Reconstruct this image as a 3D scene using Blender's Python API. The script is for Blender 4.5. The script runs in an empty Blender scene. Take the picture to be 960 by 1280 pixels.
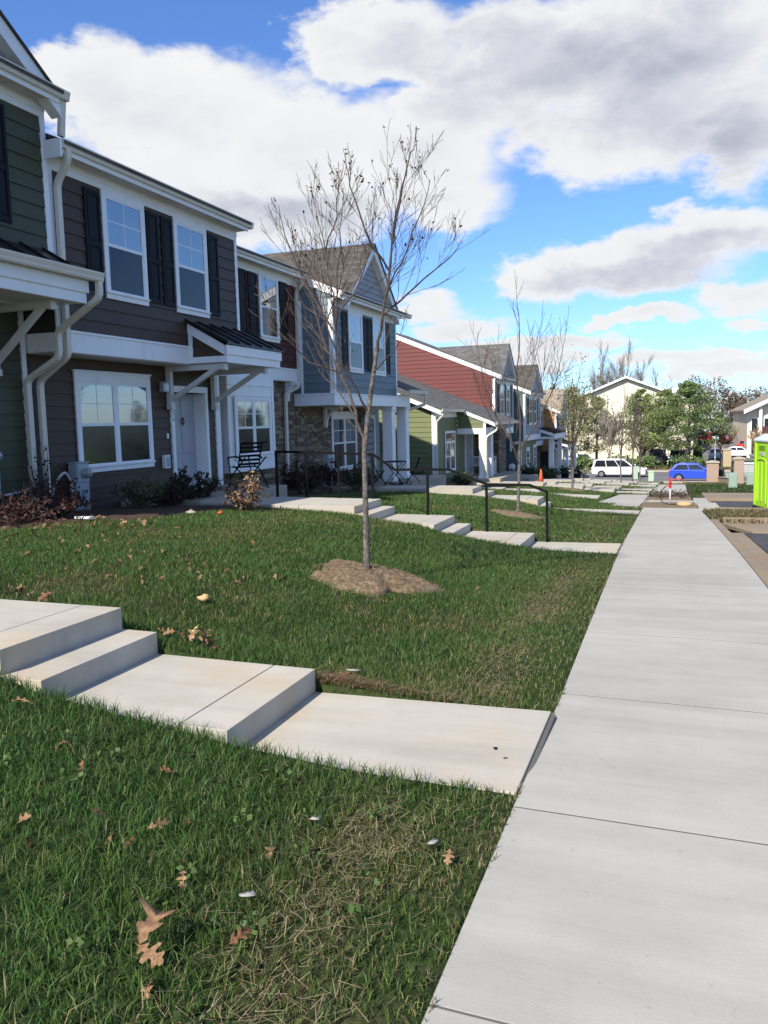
import bpy, math, random
import numpy as np
from mathutils import Vector

S = bpy.context.scene
COL = S.collection
R = random.Random(11)
NR = np.random.default_rng(5)

# ------------------------------------------------------------------ terrain
_ys = np.array([-40, 0, 5, 10, 15, 25, 50, 72, 82, 140, 900], float)
_zs = np.array([0, 0, -.13, -.36, -.62, -1.16, -2.55, -4.05, -4.45, -4.5, -4.6], float)
_ty = np.arange(-40, 901, 1.0)
_tz = np.interp(_ty, _ys, _zs)
_tz = np.convolve(np.pad(_tz, 2, mode='edge'), np.ones(5) / 5, mode='valid')


def zs(y):
    """height of the street-side pavement at distance y"""
    return np.interp(y, _ty, _tz)


def xl(y):
    return np.interp(y, [0, 5, 13.8, 24, 80], [-.61, -.66, -.86, -.97, -1.2])


def xr(y):
    return np.interp(y, [0, 9, 13.6, 19.7, 25, 80], [.98, .93, .85, .71, .56, .4])


def lawn_z(x, y):
    d = xl(y) - x
    p = np.interp(d, [0, .8, 1.4, 1.95, 2.6, 3.1, 4.2, 6.35, 8.65, 30], [.012, .035, .08, .155, .25, .38, .53, .66, .58, .55])
    k = np.interp(y, [0, 14, 24, 43, 54, 67, 72, 900], [1, 1, .78, .42, .4, .1, 0, 0])
    b = .012 * np.sin(x * 1.7 + y * .9) * np.sin(y * 1.3 - x * .6) * np.clip(d, 0, 1)
    return zs(y) + p * k + b * np.clip((70 - y) / 10, 0, 1)


# ------------------------------------------------------------------ materials
M = {}


def nmat(name, col, rough=.6, spec=.5, metal=0.0):
    m = bpy.data.materials.new(name)
    m.use_nodes = True
    b = m.node_tree.nodes['Principled BSDF']
    b.inputs['Base Color'].default_value = (*col, 1)
    b.inputs['Roughness'].default_value = rough
    b.inputs['Specular IOR Level'].default_value = spec
    b.inputs['Metallic'].default_value = metal
    M[name] = m
    return m


class NT:
    """tiny node-tree helper"""

    def __init__(s, tree):
        s.t = tree

    def n(s, typ, ins=None, **kw):
        nd = s.t.nodes.new(typ)
        for k, v in kw.items():
            setattr(nd, k, v)
        for k, v in (ins or {}).items():
            s.set(nd.inputs[k], v)
        return nd

    def set(s, sock, v):
        if isinstance(v, bpy.types.NodeSocket):
            s.t.links.new(v, sock)
        elif isinstance(v, bpy.types.Node):
            s.t.links.new(v.outputs[0], sock)
        else:
            if isinstance(v, tuple) and len(v) == 3 and sock.type == 'RGBA':
                v = (*v, 1)
            sock.default_value = v

    def math(s, op, a, b=0.0, c=0.0, clamp=False):
        nd = s.n('ShaderNodeMath', operation=op, use_clamp=clamp)
        s.set(nd.inputs[0], a)
        s.set(nd.inputs[1], b)
        if len(nd.inputs) > 2:
            s.set(nd.inputs[2], c)
        return nd.outputs[0]

    def vec(s, op, a, b=(0, 0, 0)):
        nd = s.n('ShaderNodeVectorMath', operation=op)
        s.set(nd.inputs[0], a)
        s.set(nd.inputs[1], b)
        return nd.outputs['Value'] if op in ('LENGTH', 'DOT_PRODUCT') else nd.outputs[0]

    def noise(s, vec, scale, detail=4, rough=.55, dist=0.0):
        nd = s.n('ShaderNodeTexNoise', {'Scale': scale, 'Detail': detail, 'Roughness': rough, 'Distortion': dist})
        s.set(nd.inputs['Vector'], vec)
        return nd.outputs['Fac']

    def ramp(s, fac, stops, interp='LINEAR'):
        nd = s.n('ShaderNodeValToRGB')
        cr = nd.color_ramp
        cr.interpolation = interp
        while len(cr.elements) < len(stops):
            cr.elements.new(.5)
        for e, (p, c) in zip(cr.elements, stops):
            e.position = p
            e.color = (*c, 1) if len(c) == 3 else c
        s.set(nd.inputs['Fac'], fac)
        return nd.outputs['Color']

    def mix(s, fac, a, b, mode='MIX'):
        nd = s.n('ShaderNodeMix', data_type='RGBA', blend_type=mode)
        s.set(nd.inputs[0], fac)
        s.set(nd.inputs[6], a)
        s.set(nd.inputs[7], b)
        return nd.outputs[2]

    def remap(s, v, a, b, c=0.0, d=1.0, smooth=False):
        nd = s.n('ShaderNodeMapRange', clamp=True)
        if smooth:
            nd.interpolation_type = 'SMOOTHSTEP'
        s.set(nd.inputs['Value'], v)
        nd.inputs['From Min'].default_value = a
        nd.inputs['From Max'].default_value = b
        nd.inputs['To Min'].default_value = c
        nd.inputs['To Max'].default_value = d
        return nd.outputs[0]


def setup(name, rough=.6, spec=.4):
    m = nmat(name, (.5, .5, .5), rough, spec)
    t = NT(m.node_tree)
    b = m.node_tree.nodes['Principled BSDF']
    return m, t, b


def pos(t):
    return t.n('ShaderNodeNewGeometry').outputs['Position']


def bump(t, b, h, strength=.3, dist=.01):
    nd = t.n('ShaderNodeBump', {'Strength': strength, 'Distance': dist, 'Height': h})
    t.set(b.inputs['Normal'], nd.outputs[0])


def siding_mat(name, col, rough=.55):
    m, t, b = setup(name, rough, .35)
    p = pos(t)
    st = t.vec('MULTIPLY', p, (1.2, 1.2, 26))
    g = t.noise(st, 2.2, 5, .6)
    big = t.noise(p, .9, 3)
    k = t.math('ADD', t.math('MULTIPLY', g, .22), t.math('MULTIPLY', big, .3))
    lo = tuple(c * .82 for c in col)
    hi = tuple(min(1, c * 1.16 + .004) for c in col)
    t.set(b.inputs['Base Color'], t.mix(t.remap(k, .12, .42), lo, hi))
    bump(t, b, g, .25, .004)
    return m


def paint_mat(name, col, rough=.45, amt=.07, dirt=(.45, .42, .36)):
    m, t, b = setup(name, rough, .4)
    p = pos(t)
    a = t.noise(p, 2.0, 4)
    d = t.remap(t.noise(t.vec('MULTIPLY', p, (3, 3, .6)), 1.7, 5, .65), .55, .8, 0, .22)
    c = t.mix(t.math('MULTIPLY', a, 1.0), tuple(x * (1 - amt) for x in col), tuple(min(1, x * (1 + amt * .4)) for x in col))
    t.set(b.inputs['Base Color'], t.mix(d, c, tuple(x * y for x, y in zip(col, dirt))))
    return m


def concrete_mat(name, col, streak=.05, warm=0.0):
    m, t, b = setup(name, .85, .2)
    p = pos(t)
    big = t.noise(p, .55, 5, .6)
    mid = t.noise(p, 3.2, 5, .65)
    fine = t.noise(p, 90, 3, .7)
    st = t.noise(t.vec('MULTIPLY', p, (.35, 3.2, 1)), 1.6, 4, .6)
    k = t.math('ADD', t.math('MULTIPLY', big, .45), t.math('ADD', t.math('MULTIPLY', mid, .2), t.math('MULTIPLY', st, .35)))
    c = t.mix(t.remap(k, .36, .64), tuple(x * .78 for x in col), tuple(min(1, x * 1.10) for x in col))
    blot = t.remap(t.noise(t.vec('ADD', p, (7, 2, 0)), 1.7, 6, .7), .54, .72, 0, .26)
    c = t.mix(blot, c, tuple(x * .62 for x in col))
    c = t.mix(t.remap(fine, .3, .75, 0, .22), c, tuple(x * .72 for x in col))
    # small dark specks and rusty stains
    sp = t.remap(t.noise(p, 23, 2, .5), .70, .76, 0, .3)
    c = t.mix(sp, c, tuple(x * .45 for x in col))
    if warm:
        w = t.remap(t.noise(t.vec('ADD', p, (3.3, 1.7, 0)), .95, 4, .6), .5, .72, 0, warm)
        c = t.mix(w, c, (col[0] * 1.0, col[1] * .84, col[2] * .62))
    t.set(b.inputs['Base Color'], c)
    hb = t.math('ADD', fine, t.math('MULTIPLY', t.noise(t.vec('MULTIPLY', p, (.6, 60, 1)), 3, 2), .5))
    bump(t, b, hb, .25, .004)
    return m


concrete_mat('concrete_walk', (.425, .408, .355))
concrete_mat('concrete_step', (.47, .435, .365), warm=.6)
concrete_mat('concrete_slab', (.40, .35, .27), warm=.4)
concrete_mat('concrete_kerb', (.27, .215, .15), warm=.5)
concrete_mat('concrete_far', (.42, .37, .28))
nmat('joint_dark', (.13, .125, .11), .9, .1)
nmat('foam_joint', (.13, .13, .125), .95, .1)

siding_mat('siding_dark_green', (.062, .066, .032))
siding_mat('siding_brown', (.066, .038, .021))
siding_mat('siding_maroon', (.085, .028, .022))
siding_mat('siding_blue', (.155, .20, .225))
siding_mat('siding_olive', (.155, .175, .075))
siding_mat('siding_red', (.135, .028, .022))
siding_mat('siding_mauve', (.17, .115, .105))
siding_mat('siding_teal', (.085, .125, .13))
siding_mat('siding_grey', (.25, .26, .27))
siding_mat('siding_orange', (.42, .2, .075))
siding_mat('shake_grey', (.36, .35, .35))
siding_mat('siding_cream', (.74, .66, .5))
paint_mat('white_trim', (.89, .885, .87))
paint_mat('almond', (.72, .655, .54))
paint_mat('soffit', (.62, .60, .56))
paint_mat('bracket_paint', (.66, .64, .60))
paint_mat('door_grey', (.44, .43, .46), .35)
nmat('shutter', (.006, .0065, .009), .6, .2)
nmat('sash_white', (.82, .83, .84), .35, .5)
nmat('black_metal', (.006, .006, .0065), .6, .1)
nmat('black_roof', (.014, .011, .010), .36, .45)
nmat('core', (.05, .045, .04), .9, .1)
nmat('meter_grey', (.36, .40, .42), .5, .5)
nmat('meter_glass', (.30, .30, .29), .12, .6)
nmat('pvc_grey', (.55, .53, .49), .5, .4)
nmat('rubber', (.015, .015, .015), .7, .3)
nmat('lamp_glass', (.75, .77, .8), .25, .5)


def glass_mat(name, col, rough, ior, curtain=0.0):
    m, t, b = setup(name, rough, .5)
    p = pos(t)
    n1 = t.noise(t.vec('MULTIPLY', p, (1, 1.4, .35)), 2.3, 4, .6)
    c = t.mix(t.remap(n1, .3, .7), tuple(x * .6 for x in col), tuple(min(1, x * 1.35) for x in col))
    if curtain:
        w = t.n('ShaderNodeTexWave', {'Scale': 13.0, 'Distortion': .6, 'Detail': 1.0}, wave_type='BANDS', bands_direction='Z')
        t.set(w.inputs['Vector'], p)
        c = t.mix(t.math('MULTIPLY', w.outputs['Fac'], curtain), c, tuple(min(1, x * 1.7) for x in col))
    t.set(b.inputs['Base Color'], c)
    b.inputs['IOR'].default_value = ior
    n2 = t.noise(p, 1.1, 2)
    bump(t, b, n2, .06, .02)
    return m


glass_mat('glass_upper', (.035, .05, .065), .03, 3.2, .3)
glass_mat('glass_lower', (.016, .02, .024), .14, 1.45)
glass_mat('car_glass', (.018, .022, .026), .05, 1.6)


def stone_mat(name):
    m, t, b = setup(name, .85, .25)
    uv = t.n('ShaderNodeUVMap').outputs[0]
    wob = t.n('ShaderNodeTexNoise', {'Scale': 2.1, 'Detail': 2.0})
    t.set(wob.inputs['Vector'], uv)
    uvw = t.vec('ADD', uv, t.vec('MULTIPLY', t.vec('SUBTRACT', wob.outputs['Color'], (.5, .5, .5)), (.10, .05, 0)))
    def brk(w, h, off, sq):
        q = t.n('ShaderNodeTexBrick', {'Scale': 1.0, 'Mortar Size': .006, 'Mortar Smooth': .25, 'Brick Width': w, 'Row Height': h,
                                       'Color1': (0, 0, 0, 1), 'Color2': (1, 1, 1, 1), 'Bias': 0.0})
        q.offset = off
        q.squash = sq
        q.squash_frequency = 3
        t.set(q.inputs['Vector'], uvw)
        return q
    b1, b2 = brk(.46, .125, .43, .55), brk(.30, .0625, .37, .7)
    sel = t.math('GREATER_THAN', t.noise(t.vec('MULTIPLY', uv, (.9, 2.2, 1)), 1.6, 1), .5)
    rnd_c = t.mix(sel, b1.outputs['Color'], b2.outputs['Color'])
    mort = t.math('ADD', t.math('MULTIPLY', b1.outputs['Fac'], t.math('SUBTRACT', 1.0, sel)), t.math('MULTIPLY', b2.outputs['Fac'], sel))
    rnd = t.math('MULTIPLY', rnd_c, 1.0)
    c = t.ramp(rnd, [(0, (.12, .08, .055)), (.18, (.26, .175, .11)), (.36, (.17, .13, .10)), (.52, (.34, .24, .15)),
                     (.68, (.14, .105, .085)), (.82, (.40, .31, .21)), (1, (.26, .22, .18))], 'CONSTANT')
    n = t.noise(uv, 14, 5, .65)
    c = t.mix(t.remap(n, .3, .7, 0, .55), c, (.11, .09, .075))
    c = t.mix(mort, c, (.10, .085, .07))
    t.set(b.inputs['Base Color'], c)
    h = t.math('SUBTRACT', t.math('ADD', t.math('MULTIPLY', rnd, .5), t.math('MULTIPLY', n, .6)), t.math('MULTIPLY', mort, 1.2))
    bump(t, b, h, .9, .03)
    return m


stone_mat('stone')


def shingle_mat(name, col):
    m, t, b = setup(name, .9, .15)
    uv = t.n('ShaderNodeUVMap').outputs[0]
    br = t.n('ShaderNodeTexBrick', {'Scale': 1.0, 'Mortar Size': .006, 'Brick Width': .28, 'Row Height': .145,
                                    'Color1': (0, 0, 0, 1), 'Color2': (1, 1, 1, 1)})
    t.set(br.inputs['Vector'], uv)
    n = t.noise(uv, 30, 3, .7)
    k = t.math('ADD', t.math('MULTIPLY', br.outputs['Color'], .6), t.math('MULTIPLY', n, .4))
    c = t.mix(k, tuple(x * .6 for x in col), tuple(x * 1.4 for x in col))
    c = t.mix(br.outputs['Fac'], c, tuple(x * .35 for x in col))
    t.set(b.inputs['Base Color'], c)
    bump(t, b, t.math('SUBTRACT', k, br.outputs['Fac']), .6, .015)
    return m


shingle_mat('shingle_brown', (.095, .084, .072))
shingle_mat('shingle_grey', (.13, .125, .118))
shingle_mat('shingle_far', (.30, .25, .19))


def brick_mat(name, c1, c2, mort):
    m, t, b = setup(name, .9, .2)
    uv = t.n('ShaderNodeUVMap').outputs[0]
    br = t.n('ShaderNodeTexBrick', {'Scale': 1.0, 'Mortar Size': .012, 'Brick Width': .24, 'Row Height': .085, 'Color1': (*c1, 1), 'Color2': (*c2, 1), 'Mortar': (*mort, 1)})
    t.set(br.inputs['Vector'], uv)
    n = t.noise(uv, 9, 4)
    t.set(b.inputs['Base Color'], t.mix(t.remap(n, .3, .8, 0, .4), br.outputs['Color'], tuple(x * .5 for x in c1)))
    bump(t, b, br.outputs['Fac'], -.5, .02)
    return m


brick_mat('brick_pillar', (.42, .24, .16), (.34, .26, .20), (.42, .38, .32))
brick_mat('brick_tan', (.50, .36, .18), (.44, .33, .20), (.45, .4, .3))


def noisy(name, stops, scale=4, detail=6, rough=.9, bmp=0.0, bscale=None, spec=.2):
    m, t, b = setup(name, rough, spec)
    p = pos(t)
    n = t.noise(p, scale, detail, .65)
    t.set(b.inputs['Base Color'], t.ramp(n, stops))
    if bmp:
        bump(t, b, t.noise(p, bscale or scale * 3, 4, .7), bmp, .02)
    return m


noisy('asphalt', [(.3, (.045, .045, .05)), (.55, (.075, .073, .077)), (.75, (.105, .10, .10))], 2.5, 7, .92, .4, 140)
noisy('road_asphalt', [(.3, (.13, .125, .125)), (.7, (.19, .18, .175))], .6, 5, .9)
noisy('mulch', [(.3, (.08, .055, .034)), (.5, (.20, .145, .088)), (.7, (.33, .25, .155))], 26, 6, .95, .9, 45)
noisy('mulch_dark', [(.3, (.035, .024, .018)), (.55, (.085, .055, .038)), (.75, (.15, .10, .07))], 22, 6, .95, .9, 40)
noisy('soil_far', [(.3, (.14, .11, .06)), (.55, (.20, .16, .09)), (.75, (.10, .115, .04))], .8, 6, .95)
noisy('bark', [(.3, (.065, .055, .048)), (.52, (.15, .13, .115)), (.75, (.30, .275, .25))], 30, 5, .9, .8, 60)
noisy('twig', [(.3, (.055, .042, .036)), (.7, (.11, .085, .07))], 20, 3, .85)
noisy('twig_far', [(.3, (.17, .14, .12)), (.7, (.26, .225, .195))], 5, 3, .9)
noisy('twig_russet', [(.3, (.20, .125, .08)), (.7, (.30, .20, .13))], 5, 3, .9)
noisy('stone_pale', [(.3, (.22, .20, .165)), (.7, (.40, .37, .31))], 40, 4, .8)
nmat('paint_white_road', (.62, .61, .58), .8, .2)


def ground_mat():
    m, t, b = setup('ground_mix', .95, .1)
    p = pos(t)
    n1 = t.noise(p, 1.3, 6, .65)
    n2 = t.noise(p, 28, 5, .7)
    g = t.ramp(n2, [(.28, (.012, .022, .007)), (.5, (.03, .052, .014)), (.72, (.06, .085, .025))])
    s = t.ramp(n2, [(.28, (.05, .038, .022)), (.55, (.12, .092, .05)), (.75, (.2, .16, .09))])
    t.set(b.inputs['Base Color'], t.mix(t.remap(n1, .5, .68, 0, .75), g, s))
    bump(t, b, n2, .8, .03)


ground_mat()


def attr_mat(name, rough=.55, trans=.3, spec=.25):
    """base colour from the mesh's own per-leaf colour attribute"""
    m = bpy.data.materials.new(name)
    m.use_nodes = True
    t = NT(m.node_tree)
    b = m.node_tree.nodes['Principled BSDF']
    a = t.n('ShaderNodeAttribute', attribute_name='Col')
    t.set(b.inputs['Base Color'], a.outputs['Color'])
    b.inputs['Roughness'].default_value = rough
    b.inputs['Specular IOR Level'].default_value = spec
    if trans:
        tr = t.n('ShaderNodeBsdfTranslucent')
        t.set(tr.inputs['Color'], a.outputs['Color'])
        mx = t.n('ShaderNodeMixShader')
        mx.inputs[0].default_value = trans
        t.t.links.new(b.outputs[0], mx.inputs[1])
        t.t.links.new(tr.outputs[0], mx.inputs[2])
        t.t.links.new(mx.outputs[0], m.node_tree.nodes['Material Output'].inputs[0])
    M[name] = m


attr_mat('leaf_attr')
attr_mat('grass_attr', .5, .35)
attr_mat('dry_attr', .8, .2, .15)

# ------------------------------------------------------------------ mesh helpers
OFF = {}


class MB:
    def __init__(s):
        s.v, s.f, s.m = [], [], []

    def poly(s, pts, m=0):
        i = len(s.v)
        s.v += [tuple(p) for p in pts]
        s.f.append(tuple(range(i, i + len(pts))))
        s.m.append(m)
        return s

    def box(s, x0, x1, y0, y1, z0, z1, m=0):
        i = len(s.v)
        s.v += [(x, y, z) for z in (z0, z1) for y in (y0, y1) for x in (x0, x1)]
        for q in ((0, 2, 3, 1), (4, 5, 7, 6), (0, 1, 5, 4), (2, 6, 7, 3), (0, 4, 6, 2), (1, 3, 7, 5)):
            s.f.append(tuple(i + k for k in q))
            s.m.append(m)
        return s

    def hexa(s, p, m=0):
        """8 corner points, bottom ring then top ring"""
        i = len(s.v)
        s.v += [tuple(q) for q in p]
        for q in ((3, 2, 1, 0), (4, 5, 6, 7), (0, 1, 5, 4), (1, 2, 6, 5), (2, 3, 7, 6), (3, 0, 4, 7)):
            s.f.append(tuple(i + k for k in q))
            s.m.append(m)
        return s

    def prism(s, poly, axis, a, b, m=0, mcap=None):
        """2-D polygon swept along an axis: x -> (y,z), y -> (x,z), z -> (x,y)"""
        def P(q, c):
            return {'x': (c, q[0], q[1]), 'y': (q[0], c, q[1]), 'z': (q[0], q[1], c)}[axis]
        n = len(poly)
        i = len(s.v)
        s.v += [P(q, a) for q in poly] + [P(q, b) for q in poly]
        mc = m if mcap is None else mcap
        s.f.append(tuple(range(i, i + n)))
        s.m.append(mc)
        s.f.append(tuple(range(i + 2 * n - 1, i + n - 1, -1)))
        s.m.append(mc)
        for k in range(n):
            k2 = (k + 1) % n
            s.f.append((i + k, i + n + k, i + n + k2, i + k2))
            s.m.append(m)
        return s

    def tube(s, pts, r, n=8, m=0, rect=None, up=(0, 0, 1), cap=True):
        """swept tube; r is a number or a list; rect=(w,h) sweeps a rectangle"""
        pts = [Vector(p) for p in pts]
        rs = r if isinstance(r, (list, tuple)) else [r] * len(pts)
        rings = []
        prev = None
        for k, p in enumerate(pts):
            if k == 0:
                d = pts[1] - p
            elif k == len(pts) - 1:
                d = p - pts[k - 1]
            else:
                d = (pts[k + 1] - p).normalized() + (p - pts[k - 1]).normalized()
            d.normalize()
            if prev is None:
                u = Vector(up) if rect else Vector((0.3, .2, 1))
                a = d.cross(u)
                if a.length < .05:
                    a = d.cross(Vector((0, 1, 0)))
                a.normalize()
            else:
                a = prev - d * prev.dot(d)
                if a.length < 1e-5:
                    a = d.orthogonal()
                a.normalize()
            prev = a
            b = d.cross(a)
            i = len(s.v)
            if rect:
                w, h = rect[0] / 2, rect[1] / 2
                ring = [(a * w + b * h), (-a * w + b * h), (-a * w - b * h), (a * w - b * h)]
            else:
                ring = [(a * math.cos(2 * math.pi * q / n) + b * math.sin(2 * math.pi * q / n)) * rs[k] for q in range(n)]
            s.v += [tuple(p + q) for q in ring]
            rings.append((i, len(ring)))
        for (i, c), (j, _) in zip(rings, rings[1:]):
            for q in range(c):
                s.f.append((i + q, i + (q + 1) % c, j + (q + 1) % c, j + q))
                s.m.append(m)
        if cap:
            i, c = rings[0]
            s.f.append(tuple(range(i + c - 1, i - 1, -1)))
            s.m.append(m)
            i, c = rings[-1]
            s.f.append(tuple(range(i, i + c)))
            s.m.append(m)
        return s

    def lathe(s, prof, c, axis='z', n=20, m=0):
        """profile of (radius, height) turned round an axis through c"""
        i0 = len(s.v)
        for (r, h) in prof:
            for k in range(n):
                a = 2 * math.pi * k / n
                q = {'z': (r * math.cos(a), r * math.sin(a), h), 'y': (r * math.cos(a), h, r * math.sin(a)), 'x': (h, r * math.cos(a), r * math.sin(a))}[axis]
                s.v.append((c[0] + q[0], c[1] + q[1], c[2] + q[2]))
        for j in range(len(prof) - 1):
            for k in range(n):
                k2 = (k + 1) % n
                s.f.append((i0 + j * n + k, i0 + j * n + k2, i0 + (j + 1) * n + k2, i0 + (j + 1) * n + k))
                s.m.append(m)
        for j, rev in ((0, True), (len(prof) - 1, False)):
            if prof[j][0] > 1e-6:
                q = [i0 + j * n + k for k in range(n)]
                s.f.append(tuple(q[::-1] if rev else q))
                s.m.append(m)
        return s

    def build(s, name, mats, parent=None, smooth=False, bevel=0, seg=2, loc=None, uv=True):
        me = bpy.data.meshes.new(name)
        off = Vector((0, 0, 0))
        if parent is not None:
            off = OFF.get(parent.name, off)
        elif loc is not None:
            off = Vector(loc)
        vs = [(a - off.x, b - off.y, c - off.z) for a, b, c in s.v]
        me.from_pydata(vs, [], s.f)
        if isinstance(mats, str):
            mats = [mats]
        for q in mats:
            me.materials.append(M[q])
        if len(mats) > 1:
            me.polygons.foreach_set('material_index', s.m)
        if smooth:
            me.polygons.foreach_set('use_smooth', [True] * len(me.polygons))
        if uv:
            box_uv(me, off)
        me.update()
        o = bpy.data.objects.new(name, me)
        COL.objects.link(o)
        if parent is not None:
            o.parent = parent
            OFF[o.name] = off
        else:
            o.location = off
            OFF[o.name] = off
        if bevel:
            md = o.modifiers.new('Bevel', 'BEVEL')
            md.width = bevel
            md.segments = seg
            md.limit_method = 'ANGLE'
            md.angle_limit = math.radians(40)
        return o


def box_uv(me, off):
    n = len(me.polygons)
    if n == 0:
        return
    uvl = me.uv_layers.new(name='UVMap')
    nl = len(me.loops)
    nor = np.empty(n * 3)
    me.polygons.foreach_get('normal', nor)
    nor = nor.reshape(-1, 3)
    tot = np.empty(n, int)
    me.polygons.foreach_get('loop_total', tot)
    vi = np.empty(nl, int)
    me.loops.foreach_get('vertex_index', vi)
    co = np.empty(len(me.vertices) * 3)
    me.vertices.foreach_get('co', co)
    co = co.reshape(-1, 3)[vi] + np.array(off)
    u = np.stack([-nor[:, 1], nor[:, 0], np.zeros(n)], 1)
    L = np.linalg.norm(u, axis=1)
    flat = L < 1e-3
    u[flat] = (1, 0, 0)
    L[flat] = 1
    u /= L[:, None]
    v = np.cross(nor, u)
    ul = np.repeat(u, tot, 0)
    vl = np.repeat(v, tot, 0)
    uv = np.stack([(co * ul).sum(1), (co * vl).sum(1)], 1)
    uvl.data.foreach_set('uv', uv.ravel())


def tag(o, label=None, cat=None, group=None, kind=None):
    if label:
        o['label'] = label
    if cat:
        o['category'] = cat
    if group:
        o['group'] = group
    if kind:
        o['kind'] = kind
    return o


def root(name, label, cat, loc, group=None, rz=0.0):
    o = bpy.data.objects.new(name, None)
    o.empty_display_size = .3
    COL.objects.link(o)
    o.location = loc
    OFF[o.name] = Vector(loc)
    if rz:
        o.rotation_euler = (0, 0, rz)
    return tag(o, label, cat, group)


def local_root(name, label, cat, loc, rz=0.0, group=None):
    """root whose children are modelled round the origin"""
    o = root(name, label, cat, loc, group, rz)
    OFF[o.name] = Vector((0, 0, 0))
    return o


def kids(o):
    return [c for c in bpy.data.objects if c.parent is o]


def copy_tree(o, parent=None):
    c = o.copy()
    COL.objects.link(c)
    if parent is not None:
        c.parent = parent
    for k in kids(o):
        copy_tree(k, c)
    return c


def np_mesh(name, verts, quads=None, tris=None, col=None, mat='leaf_attr', parent=None, loc=(0, 0, 0)):
    """fast mesh from arrays; col = one colour per vertex"""
    me = bpy.data.meshes.new(name)
    verts = np.asarray(verts, np.float32)
    nq = 0 if quads is None else len(quads)
    nt = 0 if tris is None else len(tris)
    me.vertices.add(len(verts))
    me.vertices.foreach_set('co', (verts - np.array(loc, np.float32)).ravel())
    li = []
    tot = []
    if nq:
        li.append(np.asarray(quads).ravel())
        tot.append(np.full(nq, 4))
    if nt:
        li.append(np.asarray(tris).ravel())
        tot.append(np.full(nt, 3))
    li = np.concatenate(li)
    tot = np.concatenate(tot)
    me.loops.add(len(li))
    me.loops.foreach_set('vertex_index', li.astype(np.int32))
    me.polygons.add(len(tot))
    st = np.concatenate([[0], np.cumsum(tot)[:-1]])
    me.polygons.foreach_set('loop_start', st.astype(np.int32))
    me.polygons.foreach_set('loop_total', tot.astype(np.int32))
    me.update(calc_edges=True)
    if col is not None:
        a = me.color_attributes.new('Col', 'FLOAT_COLOR', 'POINT')
        c4 = np.ones((len(verts), 4), np.float32)
        c4[:, :3] = col
        a.data.foreach_set('color', c4.ravel())
    me.materials.append(M[mat])
    o = bpy.data.objects.new(name, me)
    COL.objects.link(o)
    if parent is not None:
        o.parent = parent
    else:
        o.location = loc
    OFF[o.name] = Vector(loc)
    return o


def leaf_quads(P, size, cols, flat=0.0, aspect=1.8, rng=NR):
    """random leaf-shaped quads (diamonds) at points P"""
    n = len(P)
    a = rng.normal(size=(n, 3))
    if flat:
        a[:, 2] *= (1 - flat)
    a /= np.linalg.norm(a, axis=1)[:, None]
    b = np.cross(a, rng.normal(size=(n, 3)))
    b /= np.linalg.norm(b, axis=1)[:, None]
    size = np.asarray(size)
    if size.ndim == 0:
        size = np.full(n, float(size))
    s = (size * rng.uniform(.6, 1.3, n))[:, None]
    V = np.stack([P - a * s, P + b * s / aspect, P + a * s, P - b * s / aspect], 1).reshape(-1, 3)
    Q = np.arange(n * 4).reshape(-1, 4)
    return V, Q, np.repeat(cols, 4, 0)


def pick_cols(n, palette, jit=.18, rng=NR):
    pal = np.array(palette)
    c = pal[rng.integers(0, len(pal), n)]
    return c * rng.uniform(1 - jit, 1 + jit, (n, 1))

# ------------------------------------------------------------------ camera
YAW, PITCH, ROLL, FPX = .3432, .1098, .025, 1037.0
cy, sy, cp, sp = math.cos(YAW), math.sin(YAW), math.cos(PITCH), math.sin(PITCH)
cF = Vector((-sy * cp, cy * cp, -sp))
cR0 = Vector((cy, sy, 0))
cU0 = cR0.cross(cF)
cR = cR0 * math.cos(ROLL) - cU0 * math.sin(ROLL)
cU = cU0 * math.cos(ROLL) + cR0 * math.sin(ROLL)
cam = bpy.data.cameras.new('camera')
cam.sensor_fit = 'VERTICAL'
cam.sensor_height = 36
cam.lens = FPX / 1280 * 36
cam.clip_end = 2000
co = bpy.data.objects.new('camera', cam)
COL.objects.link(co)
from mathutils import Matrix
co.matrix_world = Matrix(((cR.x, cU.x, -cF.x, 0), (cR.y, cU.y, -cF.y, 0), (cR.z, cU.z, -cF.z, 1.55), (0, 0, 0, 1)))
S.camera = co

# ------------------------------------------------------------------ light
SUN_AZ, SUN_EL = math.radians(196), math.radians(40)     # azimuth clockwise from +Y
sl = bpy.data.lights.new('sun', 'SUN')
sl.energy = 4.0
sl.angle = math.radians(.6)
sl.color = (1, .93, .82)
so = bpy.data.objects.new('sun', sl)
COL.objects.link(so)
sd = Vector((math.sin(SUN_AZ) * math.cos(SUN_EL), math.cos(SUN_AZ) * math.cos(SUN_EL), math.sin(SUN_EL)))
so.rotation_euler = sd.to_track_quat('Z', 'Y').to_euler()
so.location = (-10, -20, 30)

W = bpy.data.worlds.new('World')
S.world = W
W.use_nodes = True
wt = NT(W.node_tree)
bg = W.node_tree.nodes['Background']
D = wt.n('ShaderNodeTexCoord').outputs['Generated']
sky = wt.n('ShaderNodeTexSky', sky_type='NISHITA', sun_disc=False, sun_elevation=SUN_EL, sun_rotation=SUN_AZ,
           altitude=50, air_density=1.0, dust_density=.3, ozone_density=3.0)
SKY_STR = .095
sx = wt.n('ShaderNodeSeparateXYZ')
wt.set(sx.inputs[0], D)
az = wt.math('ARCTAN2', sx.outputs[0], sx.outputs[1])
el = wt.math('ARCSINE', sx.outputs[2])
ae = wt.n('ShaderNodeCombineXYZ')
wt.set(ae.inputs[0], az)
wt.set(ae.inputs[1], el)
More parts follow.
